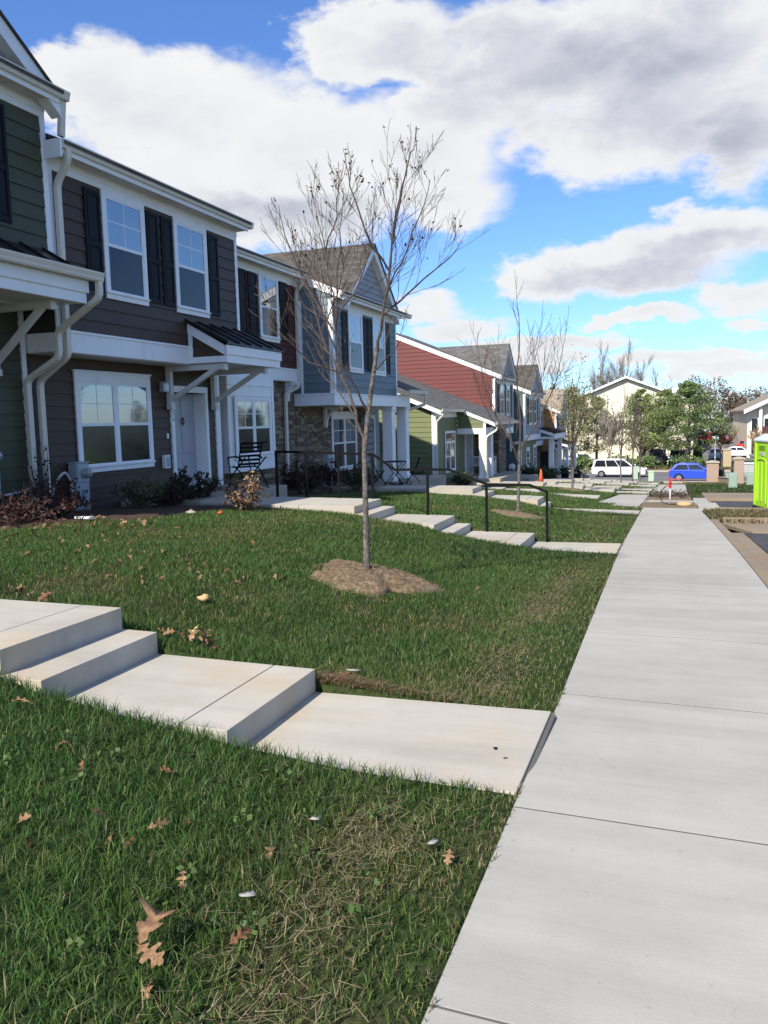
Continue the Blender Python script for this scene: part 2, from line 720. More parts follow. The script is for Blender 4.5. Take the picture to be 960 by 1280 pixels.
# warp the cloud outlines
wv = wt.vec('MULTIPLY', ae.outputs[0], (1, 1.9, 1))
w1 = wt.n('ShaderNodeTexNoise', {'Scale': 11.0, 'Detail': 8.0, 'Roughness': .60})
wt.set(w1.inputs['Vector'], wv)
w2 = wt.n('ShaderNodeTexNoise', {'Scale': 4.2, 'Detail': 4.0, 'Roughness': .5})
wt.set(w2.inputs['Vector'], wv)
wob = wt.vec('MULTIPLY', wt.vec('SUBTRACT', w1.outputs['Color'], (.5, .5, .5)), (.16, .075, 0))
aew = wt.vec('ADD', ae.outputs[0], wob)
BLOBS = [(-0.643, 0.347, 0.100, 0.056, 1), (-0.541, 0.330, 0.132, 0.074, 1), (-0.416, 0.305, 0.146, 0.072, 1), (-0.296, 0.286, 0.111, 0.061, 1),
         (-0.473, 0.243, 0.208, 0.051, 0.9), (-0.260, 0.243, 0.074, 0.034, 0.8), (-0.589, 0.265, 0.104, 0.065, 0.9), (-0.339, 0.408, 0.109, 0.051, 1),
         (-0.185, 0.370, 0.151, 0.071, 1), (-0.030, 0.376, 0.189, 0.079, 1), (-0.046, 0.304, 0.160, 0.058, 1), (0.060, 0.291, 0.086, 0.064, 1),
         (-0.258, 0.329, 0.091, 0.039, 0.9), (-0.053, 0.171, 0.137, 0.036, 1), (0.038, 0.192, 0.089, 0.033, 1), (-0.141, 0.159, 0.081, 0.028, 0.9),
         (0.064, 0.124, 0.056, 0.025, 0.8), (-0.248, 0.108, 0.066, 0.020, 0.8), (-0.044, 0.107, 0.069, 0.012, 1.0), (-0.142, 0.083, 0.100, 0.014, 1.0),
         (-0.001, 0.063, 0.101, 0.012, 1.0), (0.041, 0.047, 0.090, 0.012, 1.0), (-0.188, 0.062, 0.111, 0.014, 1.0), (0.064, 0.094, 0.048, 0.008, 0.5),
         (-0.290, 0.130, 0.056, 0.015, 0.6)]


def blob_field(vec):
    acc = None
    for (a, e, ra, re, s) in BLOBS:
        d = wt.vec('LENGTH', wt.vec('DIVIDE', wt.vec('SUBTRACT', vec, (a, e, 0)), (ra * 1.02, re * 1.02, 1)))
        q = wt.math('MULTIPLY', wt.math('SUBTRACT', 1.0, d), s)
        acc = q if acc is None else wt.math('SMOOTH_MAX', acc, q, .12)
    return acc


dens = blob_field(aew)
# sky out of view: broken noise cloud added for fill light and reflections
out = wt.math('MAXIMUM', wt.remap(az, .22, .5, 0, 1), wt.math('MAXIMUM', wt.remap(az, -.75, -1.0, 0, 1), wt.remap(el, .5, .62, 0, 1)))
clear = wt.math('MULTIPLY', wt.math('MULTIPLY', wt.remap(az, .25, .45, 0, 1), wt.remap(az, 1.5, 1.8, 1, 0)), wt.remap(el, .32, .46, 1, 0))  # low gap cut in the added cloud so window panes reflect blue
n_out = wt.math('SUBTRACT', wt.noise(wt.vec('MULTIPLY', D, (1, 1, 1.7)), 3.0, 7, .6), wt.math('ADD', .505, wt.math('MULTIPLY', clear, .14)))
dens = wt.math('MAXIMUM', dens, wt.math('SUBTRACT', wt.math('MULTIPLY', n_out, 1.6), wt.math('SUBTRACT', 1.0, out)))
dens2 = wt.math('ADD', dens, wt.math('MULTIPLY', wt.math('SUBTRACT', w1.outputs['Fac'], .5), .95))
mask = wt.remap(dens2, -.06, .34, 0, 1, smooth=True)
veil = wt.remap(wt.noise(wt.vec('MULTIPLY', ae.outputs[0], (2.2, 16, 1)), 3.0, 6, .6), .50, .78, 0, .6)
veil = wt.math('MULTIPLY', veil, wt.remap(el, .0, .14, 1, 0, smooth=True))
mask = wt.math('MAXIMUM', mask, veil)
# cloud body: sunlit rims and tops, grey where it is thick
w3 = wt.n('ShaderNodeTexNoise', {'Scale': 6.5, 'Detail': 9.0, 'Roughness': .6, 'Distortion': .3})
wt.set(w3.inputs['Vector'], wt.vec('ADD', wv, (.0, -.09, .0)))
thick = None
for (a_, e_, ra, re) in ((-.05, .36, .26, .085), (-.20, .40, .16, .05), (-.05, .155, .15, .022), (.05, .27, .12, .06), (-.43, .235, .20, .035), (.05, .175, .10, .02)):
    d_ = wt.vec('LENGTH', wt.vec('DIVIDE', wt.vec('SUBTRACT', aew, (a_, e_, 0)), (ra, re, 1)))
    q_ = wt.remap(d_, 1.1, .2, 0, 1, smooth=True)
    thick = q_ if thick is None else wt.math('MAXIMUM', thick, q_)
shade = wt.math('MULTIPLY', wt.math('ADD', .36, wt.math('MULTIPLY', thick, .64)), wt.math('ADD', wt.math('MULTIPLY', wt.remap(dens2, .15, .8), .55), wt.math('MULTIPLY', wt.remap(w3.outputs['Fac'], .34, .66), .6)))
ccol = wt.ramp(shade, [(.04, (1.0, 1.0, 1.0)), (.26, (.93, .94, .97)), (.5, (.77, .79, .86)), (1.0, (.52, .55, .66))])
CLOUD = .535
skyc = wt.mix(1.0, sky.outputs[0], (.66 * SKY_STR, .88 * SKY_STR, 1.24 * SKY_STR), 'MULTIPLY')
cl = wt.mix(1.0, ccol, (CLOUD, CLOUD, CLOUD), 'MULTIPLY')
fin = wt.mix(mask, skyc, cl)
wt.set(bg.inputs['Color'], fin)
bg.inputs['Strength'].default_value = 1.0
W.cycles.sampling_method = 'MANUAL'
W.cycles.sample_map_resolution = 512
S.view_settings.view_transform = 'Standard'
S.view_settings.look = 'None'
S.view_settings.gamma = 1
S.view_settings.exposure = .80
S.cycles.max_bounces = 6
S.cycles.use_denoising = True

# ------------------------------------------------------------------ ground
def axis_vals(segs):
    v = []
    for a, b, st in segs:
        v += list(np.arange(a, b - 1e-6, st))
    return np.array(v + [segs[-1][1]])


def ground_h(x, y):
    z = lawn_z(np.minimum(x, xl(y)), y)
    right = np.where(y < 40.5, zs(y) - .25, zs(y) - .03)
    right = np.where((y > 20.7) & (y < 25.8) & (x > .4) & (x < 12), zs(y) - .05, right)
    w = np.clip((x - xl(y)) / .05, 0, 1)
    mid = zs(y) - .12
    r = np.where(x > xr(y) + .1, right, np.where(y < 40.5, mid, np.where(x > xr(y), right, mid)))
    z = z * (1 - w) + r * w - .012
    z = np.where((y > 71) & (y < 92), zs(y) - .12, z)
    return z


gx = axis_vals([(-400, -60, 40), (-60, -20, 4), (-20, -10, 1), (-10, 3, .16), (3, 14, 1), (14, 60, 4), (60, 400, 40)])
gy = axis_vals([(-30, -2, 2), (-2, 12, .2), (12, 30, .5), (30, 100, 1), (100, 160, 4), (160, 900, 60)])


def sheet(name, x0, x1, y0, y1, dz, mat, dx=4.0, fn=None):
    """thin surface laid over the terrain; x0/x1 may be functions of y"""
    yy = np.unique(np.concatenate([[y0, y1], gy[(gy > y0) & (gy < y1)]]))
    n = 8
    V = []
    for y in yy:
        a = x0(y) if callable(x0) else x0
        b = x1(y) if callable(x1) else x1
        for k in range(n + 1):
            V.append((a + (b - a) * k / n, y, float(zs(y)) + dz))
    ii = np.arange(len(V)).reshape(-1, n + 1)
    Q = np.stack([ii[:-1, :-1], ii[:-1, 1:], ii[1:, 1:], ii[1:, :-1]], -1).reshape(-1, 4)
    return tag(np_mesh(name, V, Q, mat=mat), kind='structure')


def ribbon(mb, x0, x1, y0, y1, top, thick, m=0, step=1.0):
    """solid strip along y following the pavement grade; x0/x1 may be functions"""
    yy = list(np.arange(y0, y1 - 1e-6, step)) + [y1]
    fx = lambda v, y: v(y) if callable(v) else v
    rows = []
    for y in yy:
        z = float(zs(y)) + top
        a, b = float(fx(x0, y)), float(fx(x1, y))
        rows.append([(a, y, z), (b, y, z), (b, y, z - thick), (a, y, z - thick)])
    i0 = len(mb.v)
    for r in rows:
        mb.v += r
    for k in range(len(rows) - 1):
        a, b = i0 + 4 * k, i0 + 4 * k + 4
        for q in ((a, a + 1, b + 1, b), (a + 1, a + 2, b + 2, b + 1), (a + 2, a + 3, b + 3, b + 2), (a + 3, a, b, b + 3)):
            mb.f.append(q)
            mb.m.append(m)
    for r in (i0, i0 + 4 * (len(rows) - 1)):
        mb.f.append((r, r + 1, r + 2, r + 3))
        mb.m.append(m)
    return mb


PATHS = []            # concrete footprints kept free of grass
# main pavement, panel by panel
JOINT = [-2.6, -.95, .68, 2.0, 3.3, 4.98, 6.8, 8.5, 10.2, 11.6, 13.0, 14.8, 16.5, 18.2, 19.9, 21.6, 23.5, 25.3]
mb = MB()
for k, (a, b) in enumerate(zip(JOINT, JOINT[1:])):
    g_ = .006 if k in (4, 6, 10, 14) else .0035
    sk = .03
    pts = []
    for (y, s_) in ((a + g_, 1), (b - g_, -1)):
        x0, x1 = float(xl(y)), float(xr(y))
        pts.append((x0, y, x1, y - .0))
    (xa0, ya, xa1, _), (xb0, yb, xb1, _) = pts
    za, zb = float(zs(ya)), float(zs(yb))
    mb.hexa([(xa0, ya + sk, za - .1), (xa1, ya - sk, za - .1), (xb1, yb - sk, zb - .1), (xb0, yb + sk, zb - .1),
             (xa0, ya + sk, za), (xa1, ya - sk, za), (xb1, yb - sk, zb), (xb0, yb + sk, zb)])
tag(mb.build('sidewalk', 'concrete_walk', bevel=.003, seg=1), kind='structure')
mb = MB()
for y in JOINT[1:-1]:
    z = float(zs(y))
    x0, x1 = float(xl(y)) + .003, float(xr(y)) - .003
    mb.hexa([(x0, y + .022, z - .09), (x1, y - .038, z - .09), (x1, y - .022, z - .09), (x0, y + .038, z - .09), (x0, y + .022, z - .0012), (x1, y - .038, z - .0012), (x1, y - .022, z - .0012), (x0, y + .038, z - .0012)])
tag(mb.build('sidewalk_joint', 'joint_dark'), kind='structure')
# far pavement pieces
mb = MB()
ribbon(mb, -1.12, .52, 28.65, 30.5, 0, .12)
ribbon(mb, -1.16, .36, 35.2, 55, 0, .12)
ribbon(mb, .56, 1.15, 25.5, 29.2, -.01, .12)
ribbon(mb, .5, .95, 29.3, 33.0, -.01, .12)
ribbon(mb, lambda y: np.interp(y, [25.1, 27.6, 35.6], [-1.15, -2.6, -2.3]), -1.13, 25.1, 35.6, .004, .12)
ribbon(mb, -3.4, -1.17, 44.3, 45.5, .004, .12)
PATHS += [(-2.45, -1.1, 27.3, 35.6), (-1.9, -1.1, 25.8, 27.3), (-3.4, -1.15, 44.3, 45.5)]
tag(mb.build('far_sidewalk', 'concrete_walk', bevel=.006), kind='structure')

# kerb, gutter and parking bays on the street side
mb = MB()
ribbon(mb, lambda y: xr(y) + .012, lambda y: xr(y) + .175, -2.6, 20.6, .004, .3)
ribbon(mb, lambda y: xr(y) + .177, lambda y: xr(y) + .52, -2.6, 18.3, -.118, .1)
tag(mb.build('kerb', 'concrete_kerb', bevel=.02), kind='structure')
mb = MB()
ribbon(mb, lambda y: xr(y) - .006, lambda y: xr(y) + .014, -2.6, 20.6, -.02, .2)
tag(mb.build('kerb_joint', 'joint_dark'), kind='structure')
mb = MB()
ribbon(mb, lambda y: np.interp(y, [18.3, 20.9], [1.45, .95]), 30, 18.3, 20.88, -.10, .1)
ribbon(mb, 1.0, 12, 20.9, 21.15, .02, .3)
ribbon(mb, 1.0, 12, 25.35, 25.6, .02, .3)
ribbon(mb, .95, 30, 33.2, 39.4, -.03, .2)
ribbon(mb, 1.1, 30, 56.5, 58.2, .0, .12)
tag(mb.build('island_kerb', 'concrete_kerb', bevel=.015), kind='structure')
sheet('parking_lot', lambda y: xr(y) + .53, 30, -2.6, 18.3, -.125, 'asphalt')
sheet('parking_bay', 1.15, 30, 25.62, 33.2, -.13, 'asphalt')
mb = MB()
for y in (11.2, 13.9, 16.6):
    mb.box(2.0, 6.5, y, y + .1, float(zs(y)) - .122, float(zs(y)) - .119)
for x0, x1 in ((1.75, 2.25), (2.55, 2.8), (2.95, 3.2), (3.4, 5)):
    mb.box(x0, x1, 17.55, 17.7, float(zs(17.6)) - .121, float(zs(17.6)) - .117)
tag(mb.build('bay_marking', 'paint_white_road'), kind='structure')
# cross street
sheet('road', -80, 80, 72.2, 90.5, .0, 'road_asphalt')
mb = MB()
ribbon(mb, -80, -7, 90.6, 92.0, .12, .3)
ribbon(mb, -7, 6.3, 90.6, 92.0, .12, .3)
ribbon(mb, 6.3, 80, 90.6, 92.0, .12, .3)
ribbon(mb, -80, -7, 69.9, 72.1, .06, .3)
ribbon(mb, -7, 80, 67.2, 72.1, .06, .3)
tag(mb.build('street_kerb', 'concrete_far'), kind='structure')

# planting beds in the pavement
def mound(name, cx, cy_, rx, ry, h, mat, base, seed=0, n=26, rings=9, edge=.16):
    rr = np.random.default_rng(seed)
    ph = rr.uniform(0, 6.28, 8)
    V, F = [], []
    for j in range(rings + 1):
        t = j / rings
        for k in range(n):
            a = 2 * math.pi * k / n
            rad = t * (1 + edge * (math.sin(3 * a + ph[0]) * .5 + math.sin(5 * a + ph[1]) * .35 + math.sin(9 * a + ph[2]) * .3))
            x, y = cx + rx * rad * math.cos(a), cy_ + ry * rad * math.sin(a)
            z = float(base(x, y)) + h * max(0, 1 - t ** 2.2) + rr.normal(0, .012) * (1 if 0 < t < 1 else .3) - .015 * (t > .98) * 2
            V.append((x, y, z))
    for j in range(rings):
        for k in range(n):
            k2 = (k + 1) % n
            F.append((j * n + k, j * n + k2, (j + 1) * n + k2, (j + 1) * n + k))
    o = np_mesh(name, V, np.array(F), mat=mat)
    for p_ in o.data.polygons:
        p_.use_smooth = True
    return o


mb = MB()
ribbon(mb, -1.08, .5, 25.32, 28.63, .02, .1)
ribbon(mb, -1.1, .42, 30.52, 35.18, .02, .1)
tag(mb.build('mulch_strip', 'mulch', uv=False), kind='structure')

# ------------------------------------------------------------------ front paths with steps


def front_path(segs, y0, y1, joints=(), foam=None, mat='concrete_step', label=None):
    mb = MB()
    for (x0, x1, za, zb) in segs:                # x0 < x1 (towards the street); za at x0, zb at x1
        PATHS.append((x0, x1, y0, y1))
        cuts = [x0] + sorted(j for j in joints if x0 < j < x1) + [x1]
        for a, b in zip(cuts, cuts[1:]):
            ga = a + (.004 if a != x0 else 0)
            gb = b - (.004 if b != x1 else 0)
            f = lambda x: za + (zb - za) * (x - x0) / (x1 - x0)
            lo = min(float(lawn_z(a, y0)), float(lawn_z(a, y1)), float(lawn_z(b, y1)), f(a), f(b)) - .25
            mb.hexa([(ga, y0, lo), (gb, y0, lo), (gb, y1, lo), (ga, y1, lo), (ga, y0, f(ga)), (gb, y0, f(gb)), (gb, y1, f(gb)), (ga, y1, f(ga))])
        for j in joints:
            if x0 < j < x1:
                mb.box(j - .004, j + .004, y0 + .004, y1 - .004, f(j) - .12, f(j) - .014, 1)
    if foam:
        mb.hexa([(foam - .012, y0, segs[0][3] - .2), (foam + .012, y0, segs[0][3] - .2), (foam + .012, y1, segs[0][3] - .2), (foam - .012, y1, segs[0][3] - .2),
                 (foam - .012, y0, segs[0][3] - .012), (foam + .012, y0, segs[0][3] - .018), (foam + .012, y1, segs[0][3] - .018), (foam - .012, y1, segs[0][3] - .012)], 1)
    return tag(mb.build('front_path', [mat, 'joint_dark'], bevel=.013, seg=3), kind='structure')


front_path([(-2.09, -.655, -.10, -.085), (-3.22, -2.09, .06, .045), (-3.49, -3.22, .21, .205), (-9.55, -3.49, .40, .355)], 3.46, 4.52, (-2.37, -3.8, -5.6, -7.4), foam=-.64)
front_path([(-2.27, -.87, -.535, -.53), (-3.37, -2.27, -.375, -.39), (-3.65, -3.37, -.245, -.25), (-4.74, -3.65, -.10, -.115), (-5.0, -4.74, .04, .035), (-7.9, -5.0, .20, .165)],
           12.55, 13.85, (-2.56, -3.95, -6.0), foam=-.855)
front_path([(-3.34, -.98, -.98, -1.03), (-3.54, -3.34, -.81, -.81), (-3.85, -3.34 - .2, -.65, -.66), (-4.94, -3.85, -.63, -.64), (-5.31, -4.94, -.50, -.5), (-8.1, -5.31, -.36, -.37)], 22.1, 23.2, (-4.4, -6.7, -2.2))
front_path([(-4.6, -2.62, -1.2, -1.28), (-6.0, -4.6, -1.05, -1.06), (-9.6, -6.0, -.98, -1.0)], 29.0, 30.2, (-3.6,))
for i, y in enumerate((36.4, 40.2, 47.2, 52.0, 56.5, 62.5)):
    z0 = float(zs(y))
    h = float(lawn_z(-7, y)) - z0
    front_path([(-2.6, -1.19, z0 + .02, z0 + .01), (-3.9, -2.6, z0 + h * .4 + .04, z0 + h * .4 + .03), (-5.6, -3.9, z0 + h * .75 + .05, z0 + h * .75 + .04), (-9.2, -5.6, z0 + h + .1, z0 + h + .07)],
               y, y + 1.15, (-3.3, -7))
# porch slabs
mb = MB()
for (x0, x1, y0, y1, z) in ((-9.58, -7.9, 12.56, 16.0, .235), (-10.15, -8.1, 23.6, 29.6, -.5), (-10.4, -7.6, 36.95, 42.3, -1.18), (-9.9, -7.4, 43.5, 46.5, -1.66), (-9.9, -7.6, 54, 57.5, -2.4), (-9.9, -7.2, 65, 70, -3.55)):
    PATHS.append((x0, x1, y0, y1))
    mb.box(x0, x1, y0, y1, z - .5, z)
tag(mb.build('porch_slab', 'concrete_slab', bevel=.015), kind='structure')
# extra grid lines hug the concrete so the soil is cut away under it
gx2 = np.unique(np.concatenate([gx] + [[a - .012, a + .03, b - .03, b + .012] for a, b, _, _ in PATHS]))
gy2 = np.unique(np.concatenate([gy] + [[c - .012, c + .03, d - .03, d + .012] for _, _, c, d in PATHS]))
X, Y = np.meshgrid(gx2, gy2)
Z = ground_h(X, Y)
for (a, b, c, d) in PATHS:
    Z = np.where((X > a - .03) & (X < b + .03) & (Y > c + .02) & (Y < d - .02), Z - .35, Z)
nx, ny = len(gx2), len(gy2)
V = np.stack([X.ravel(), Y.ravel(), Z.ravel()], 1)
ii = np.arange(nx * ny).reshape(ny, nx)
Q = np.stack([ii[:-1, :-1], ii[:-1, 1:], ii[1:, 1:], ii[1:, :-1]], -1).reshape(-1, 4)
g = np_mesh('ground', V, Q, mat='ground_mix')
for p_ in g.data.polygons:
    p_.use_smooth = True
tag(g, kind='structure')



# planting beds of bark mulch along the fronts
def bed(x0, x1, y0, y1, mat, lift=.025, seed=1):
    rr = np.random.default_rng(seed)
    xs_, ys_ = np.linspace(x0, x1, 26), np.linspace(y0, y1, 34)
    XX, YY = np.meshgrid(xs_, ys_)
    ex = np.clip(np.minimum(XX - x0 + 1, x1 + .12 * np.sin(YY * 3.1) + .08 * np.sin(YY * 7.3) - XX) / .25, -1, 1)
    ey = np.clip(np.minimum(YY - y0, y1 - YY) / .2, -1, 1)
    ZZ = lawn_z(XX, YY) + np.minimum(ex, ey) * lift + rr.normal(0, .008, XX.shape) - .006
    ii = np.arange(XX.size).reshape(XX.shape)
    Qd = np.stack([ii[:-1, :-1], ii[:-1, 1:], ii[1:, 1:], ii[1:, :-1]], -1).reshape(-1, 4)
    o = np_mesh('mulch_bed', np.stack([XX.ravel(), YY.ravel(), ZZ.ravel()], 1), Qd, mat=mat)
    for p_ in o.data.polygons:
        p_.use_smooth = True
    PATHS.append((x0 - .5, x1 - .05, y0, y1))
    return tag(o, kind='structure')


bed(-9.6, -6.75, 9.0, 12.5, 'mulch_dark', .03, 1)
bed(-9.6, -7.1, 5.2, 9.0, 'mulch_dark', .03, 4)
bed(-10.2, -8.4, 16.1, 22.0, 'mulch_dark', .03, 2)
bed(-9.6, -8.6, 31.0, 36.9, 'mulch_dark', .03, 3)
MOUNDS = [(-2.95, 7.80, .56, .56), (-3.3, 17.9, .6, .62), (-4.1, 34.4, .5, .5)]
tag(mound('tree_mulch', -2.95, 7.80, .60, .60, .115, 'mulch', lambda x, y: lawn_z(x, y) + .012, 3, 52, 18, edge=.3), kind='stuff')
tag(mound('tree_mulch', -3.3, 17.9, .58, .6, .07, 'mulch', lawn_z, 5), kind='stuff')
tag(mound('tree_mulch', -4.1, 34.4, .55, .6, .05, 'mulch', lawn_z, 6), kind='stuff')

# ------------------------------------------------------------------ house parts
EXPO = .208


def lap(mb, face, at, u0, u1, z0, z1, clip=None, m=0, expo=EXPO):
    """lapped boards. face 'x': wall facing the street at x=at, u=y.  face 'y': wall facing the viewer at y=at, u=x.
    clip(z) -> (ulo, uhi) limits for sloping roofs"""
    def P(u, z, d):
        return (at + d, u, z) if face == 'x' else (u, at - d, z)
    n = max(1, round((z1 - z0) / expo))
    e = (z1 - z0) / n
    for k in range(n):
        za, zb = z0 + k * e, z0 + (k + 1) * e
        a0, a1 = (u0, u1)
        b0, b1 = (u0, u1)
        if clip:
            ca, cb = clip(za), clip(zb)
            a0, a1 = max(u0, ca[0]), min(u1, ca[1])
            b0, b1 = max(u0, cb[0]), min(u1, cb[1])
            if a1 - a0 < .01:
                continue
            if b1 < b0:
                b0 = b1 = (b0 + b1) / 2
        mb.poly([P(a0, za, .026), P(a1, za, .026), P(b1, zb, .005), P(b0, zb, .005)], m)
        mb.poly([P(a0, za, 0), P(a1, za, 0), P(a1, za, .026), P(a0, za, .026)], m)


def window(par, X, y0, y1, z0, z1, sashes=1, header=0.0, transom=0.0, name='window'):
    cw = .088
    X = X + .012
    mb = MB()
    zt = z1 - header
    mb.box(X, X + .038, y0, y0 + cw, z0 + .10, zt - cw)
    mb.box(X, X + .038, y1 - cw, y1, z0 + .10, zt - cw)
    mb.box(X, X + .038, y0, y1, zt - cw, zt + (header - .03 if header else 0))
    if header:
        mb.box(X, X + .06, y0 - .02, y1 + .02, z1 - .03, z1)
    mb.box(X, X + .034, y0, y1, z0, z0 + .10)
    mb.box(X, X + .065, y0 - .01, y1 + .01, z0 + .085, z0 + .112)
    w = mb.build(name, 'white_trim', par, bevel=.004, seg=1)
    yi0, yi1, zi0, zi1 = y0 + cw, y1 - cw, z0 + .112, zt - cw
    sm, pn, sc = MB(), MB(), MB()
    if transom:
        zt2 = zi1 - transom
        sm.box(X, X + .032, yi0, yi1, zt2 - .04, zt2 + .04)
        pn.poly([(X + .02, yi0, zt2 + .04), (X + .02, yi1, zt2 + .04), (X + .02, yi1, zi1), (X + .02, yi0, zi1)])
        zi1 = zt2 - .04
    gap = .08 if sashes > 1 else 0
    wd = (yi1 - yi0 - gap * (sashes - 1)) / sashes
    zm = (zi0 + zi1) / 2
    for k in range(sashes):
        a = yi0 + k * (wd + gap)
        b = a + wd
        if k:
            sm.box(X, X + .036, a - gap, a, zi0, zi1)
        f = .036
        # upper sash
        sm.box(X, X + .030, a, a + f, zm, zi1 - f).box(X, X + .030, b - f, b, zm, zi1 - f).box(X, X + .030, a, b, zi1 - f, zi1).box(X, X + .031, a, b, zm - .03, zm + .022)
        sm.box(X, X + .0235, (a + b) / 2 - .009, (a + b) / 2 + .009, zm + .022, zi1 - f)
        sm.box(X, X + .0230, a + f, b - f, (zm + zi1) / 2 - .009, (zm + zi1) / 2 + .009)
        # lower sash
        sm.box(X, X + .026, a, a + f, zi0 + f, zm - .03).box(X, X + .026, b - f, b, zi0 + f, zm - .03).box(X, X + .026, a, b, zi0, zi0 + f)
        pn.poly([(X + .021, a + f, zm + .02), (X + .021, b - f, zm + .02), (X + .021, b - f, zi1 - f), (X + .021, a + f, zi1 - f)])
        sc.poly([(X + .019, a + f, zi0 + f), (X + .019, b - f, zi0 + f), (X + .019, b - f, zm - .03), (X + .019, a + f, zm - .03)])
    sm.build('sash', 'sash_white', w)
    pn.build('pane', 'glass_upper', w)
    sc.build('screened_pane', 'glass_lower', w)
    return w


def shutter(par, X, y0, y1, z0, z1):
    mb = MB()
    f = .055
    mb.box(X + .012, X + .03, y0, y1, z0, z1)
    zm = z0 + (z1 - z0) * .47
    for a, b, c, d in ((y0, y0 + f, z0, z1), (y1 - f, y1, z0, z1), (y0 + f, y1 - f, z0, z0 + .08), (y0 + f, y1 - f, z1 - .07, z1), (y0 + f, y1 - f, zm - .045, zm + .045)):
        mb.box(X + .03, X + .046, a, b, c, d)
    for c, d in ((z0 + .08, zm - .045), (zm + .045, z1 - .07)):
        mb.box(X + .03, X + .038, y0 + f + .025, y1 - f - .025, c + .025, d - .025)
    return mb.build('shutter', 'shutter', par, bevel=.004, seg=1)


def gutter(par, X, y0, y1, zt):
    """moulded eaves gutter, lip at X, along y"""
    pr = [(X - .125, zt - .125), (X - .03, zt - .125), (X - .02, zt - .10), (X - .02, zt - .075), (X - .004, zt - .035), (X, zt - .02), (X, zt),
          (X - .018, zt), (X - .018, zt - .02), (X - .125, zt - .03)]
    mb = MB().prism(pr, 'y', y0, y1)
    return mb.build('gutter', 'almond', par)


def spout(par, pts, name='downspout', w=.075, h=.10, up=(0, 1, 0)):
    # round the corners of the path
    P = [Vector(p) for p in pts]
    out = [P[0]]
    for a, b, c in zip(P, P[1:], P[2:]):
        d0 = min(.09, (b - a).length * .4)
        d1 = min(.09, (c - b).length * .4)
        p0 = b + (a - b).normalized() * d0
        p1 = b + (c - b).normalized() * d1
        for t in (0, .33, .67, 1):
            out.append(p0.lerp(b, t).lerp(b.lerp(p1, t), t))
    out.append(P[-1])
    mb = MB()
    mb.tube(out, .05, rect=(w, h), up=up)
    return mb.build(name, 'almond', par, bevel=.01, seg=2)


def bracket(par, X, y, zt, reach, drop, name='bracket'):
    """triangular knee brace: wall leg, top arm and diagonal strut"""
    mb = MB()
    t = .055
    mb.box(X, X + .11, y - t, y + t, zt - drop, zt)
    mb.box(X + .11, X + reach, y - t + .004, y + t - .004, zt - .11, zt)
    mb.box(X, X + .13, y - t - .012, y + t + .012, zt - drop - .07, zt - drop + .03)
    mb.box(X + reach - .02, X + reach + .05, y - t - .008, y + t + .008, zt - .13, zt - .002)
    d0 = Vector((X + .06, y, zt - drop + .10))
    d1 = Vector((X + reach - .14, y, zt - .07))
    mb.tube([d0, d1], .05, rect=(.085, .09), up=(0, 1, 0))
    return mb.build(name, 'bracket_paint', par, bevel=.006, seg=1)


def curved_bracket(par, X, y, zt, reach, drop, face='y'):
    mb = MB()
    mb.box(X, X + .1, y - .05, y + .05, zt - drop, zt)
    mb.box(X + .1, X + reach, y - .046, y + .046, zt - .09, zt)
    pts = []
    for k in range(8):
        a = math.pi / 2 * k / 7
        pts.append((X + .07 + (reach - .12) * (1 - math.cos(a)), y, zt - drop + .09 + (drop - .14) * math.sin(a)))
    mb.tube(pts, .04, rect=(.08, .075), up=(0, 1, 0))
    return mb.build('bracket', 'white_trim', par, bevel=.005, seg=1)


PIT = 5 / 12.0
RIDGE_X = -15.2


def roof_z(x, xe, ze):
    return ze + (xe - x) * PIT if x > RIDGE_X else ze + (xe - RIDGE_X) * PIT - (RIDGE_X - x) * PIT


def main_roof(par, y0, y1, xe, ze, mat):
    xr_, zr = RIDGE_X, ze + (xe - RIDGE_X) * PIT
    xb = -22.0
    zb = zr - (xr_ - xb) * PIT
    mb = MB()
    mb.prism([(xe, ze), (xr_, zr), (xb, zb), (xb, zb - .05), (xr_, zr - .05), (xe, ze - .05)], 'y', y0, y1)
    return mb.build('roof', mat, par)


def gable(par, Xf, y0, y1, ze, rise, mat, xback, sidecol='shake_grey', par_roof=None):
    """front gable: pediment, rake boards and its own roof running back"""
    ym = (y0 + y1) / 2
    za = ze + rise
    mb = MB()
    lap(mb, 'x', Xf, y0 + .1, y1 - .1, ze + .0, za - .05, clip=lambda z: (y0 + (z - ze) / rise * (ym - y0) + .03, y1 - (z - ze) / rise * (y1 - ym) - .03), expo=.16)
    mb.prism([(y0 + .03, ze - .02), (y1 - .03, ze - .02), (ym, za - .05)], 'x', Xf - 3.0, Xf - .003, 0)
    p = mb.build('pediment', sidecol, par)
    sl_ = math.hypot(ym - y0, rise)
    ny_, nz_ = rise / sl_, (ym - y0) / sl_
    rb = MB()
    w = .21
    for s in (-1, 1):
        ye = y0 - .18 if s < 0 else y1 + .18
        zl = ze - .18 * rise / (ym - y0)
        a, b = (ye, zl), (ym, za)
        rb.prism([a, b, (ym, za - w / nz_), (ye - s * 0, zl - w / nz_)], 'x', Xf + .012, Xf + .20)
    rb.build('rake_board', 'white_trim', par)
    rf = MB()
    t = .03
    for s in (-1, 1):
        ye = y0 - .22 if s < 0 else y1 + .22
        zl = ze - .22 * rise / (ym - y0)
        rf.prism([(ye, zl + .005), (ym, za + .005), (ym, za + t + .01), (ye, zl + t)], 'x', xback, Xf + .24)
    rf.build('gable_roof', mat, par)
    return p


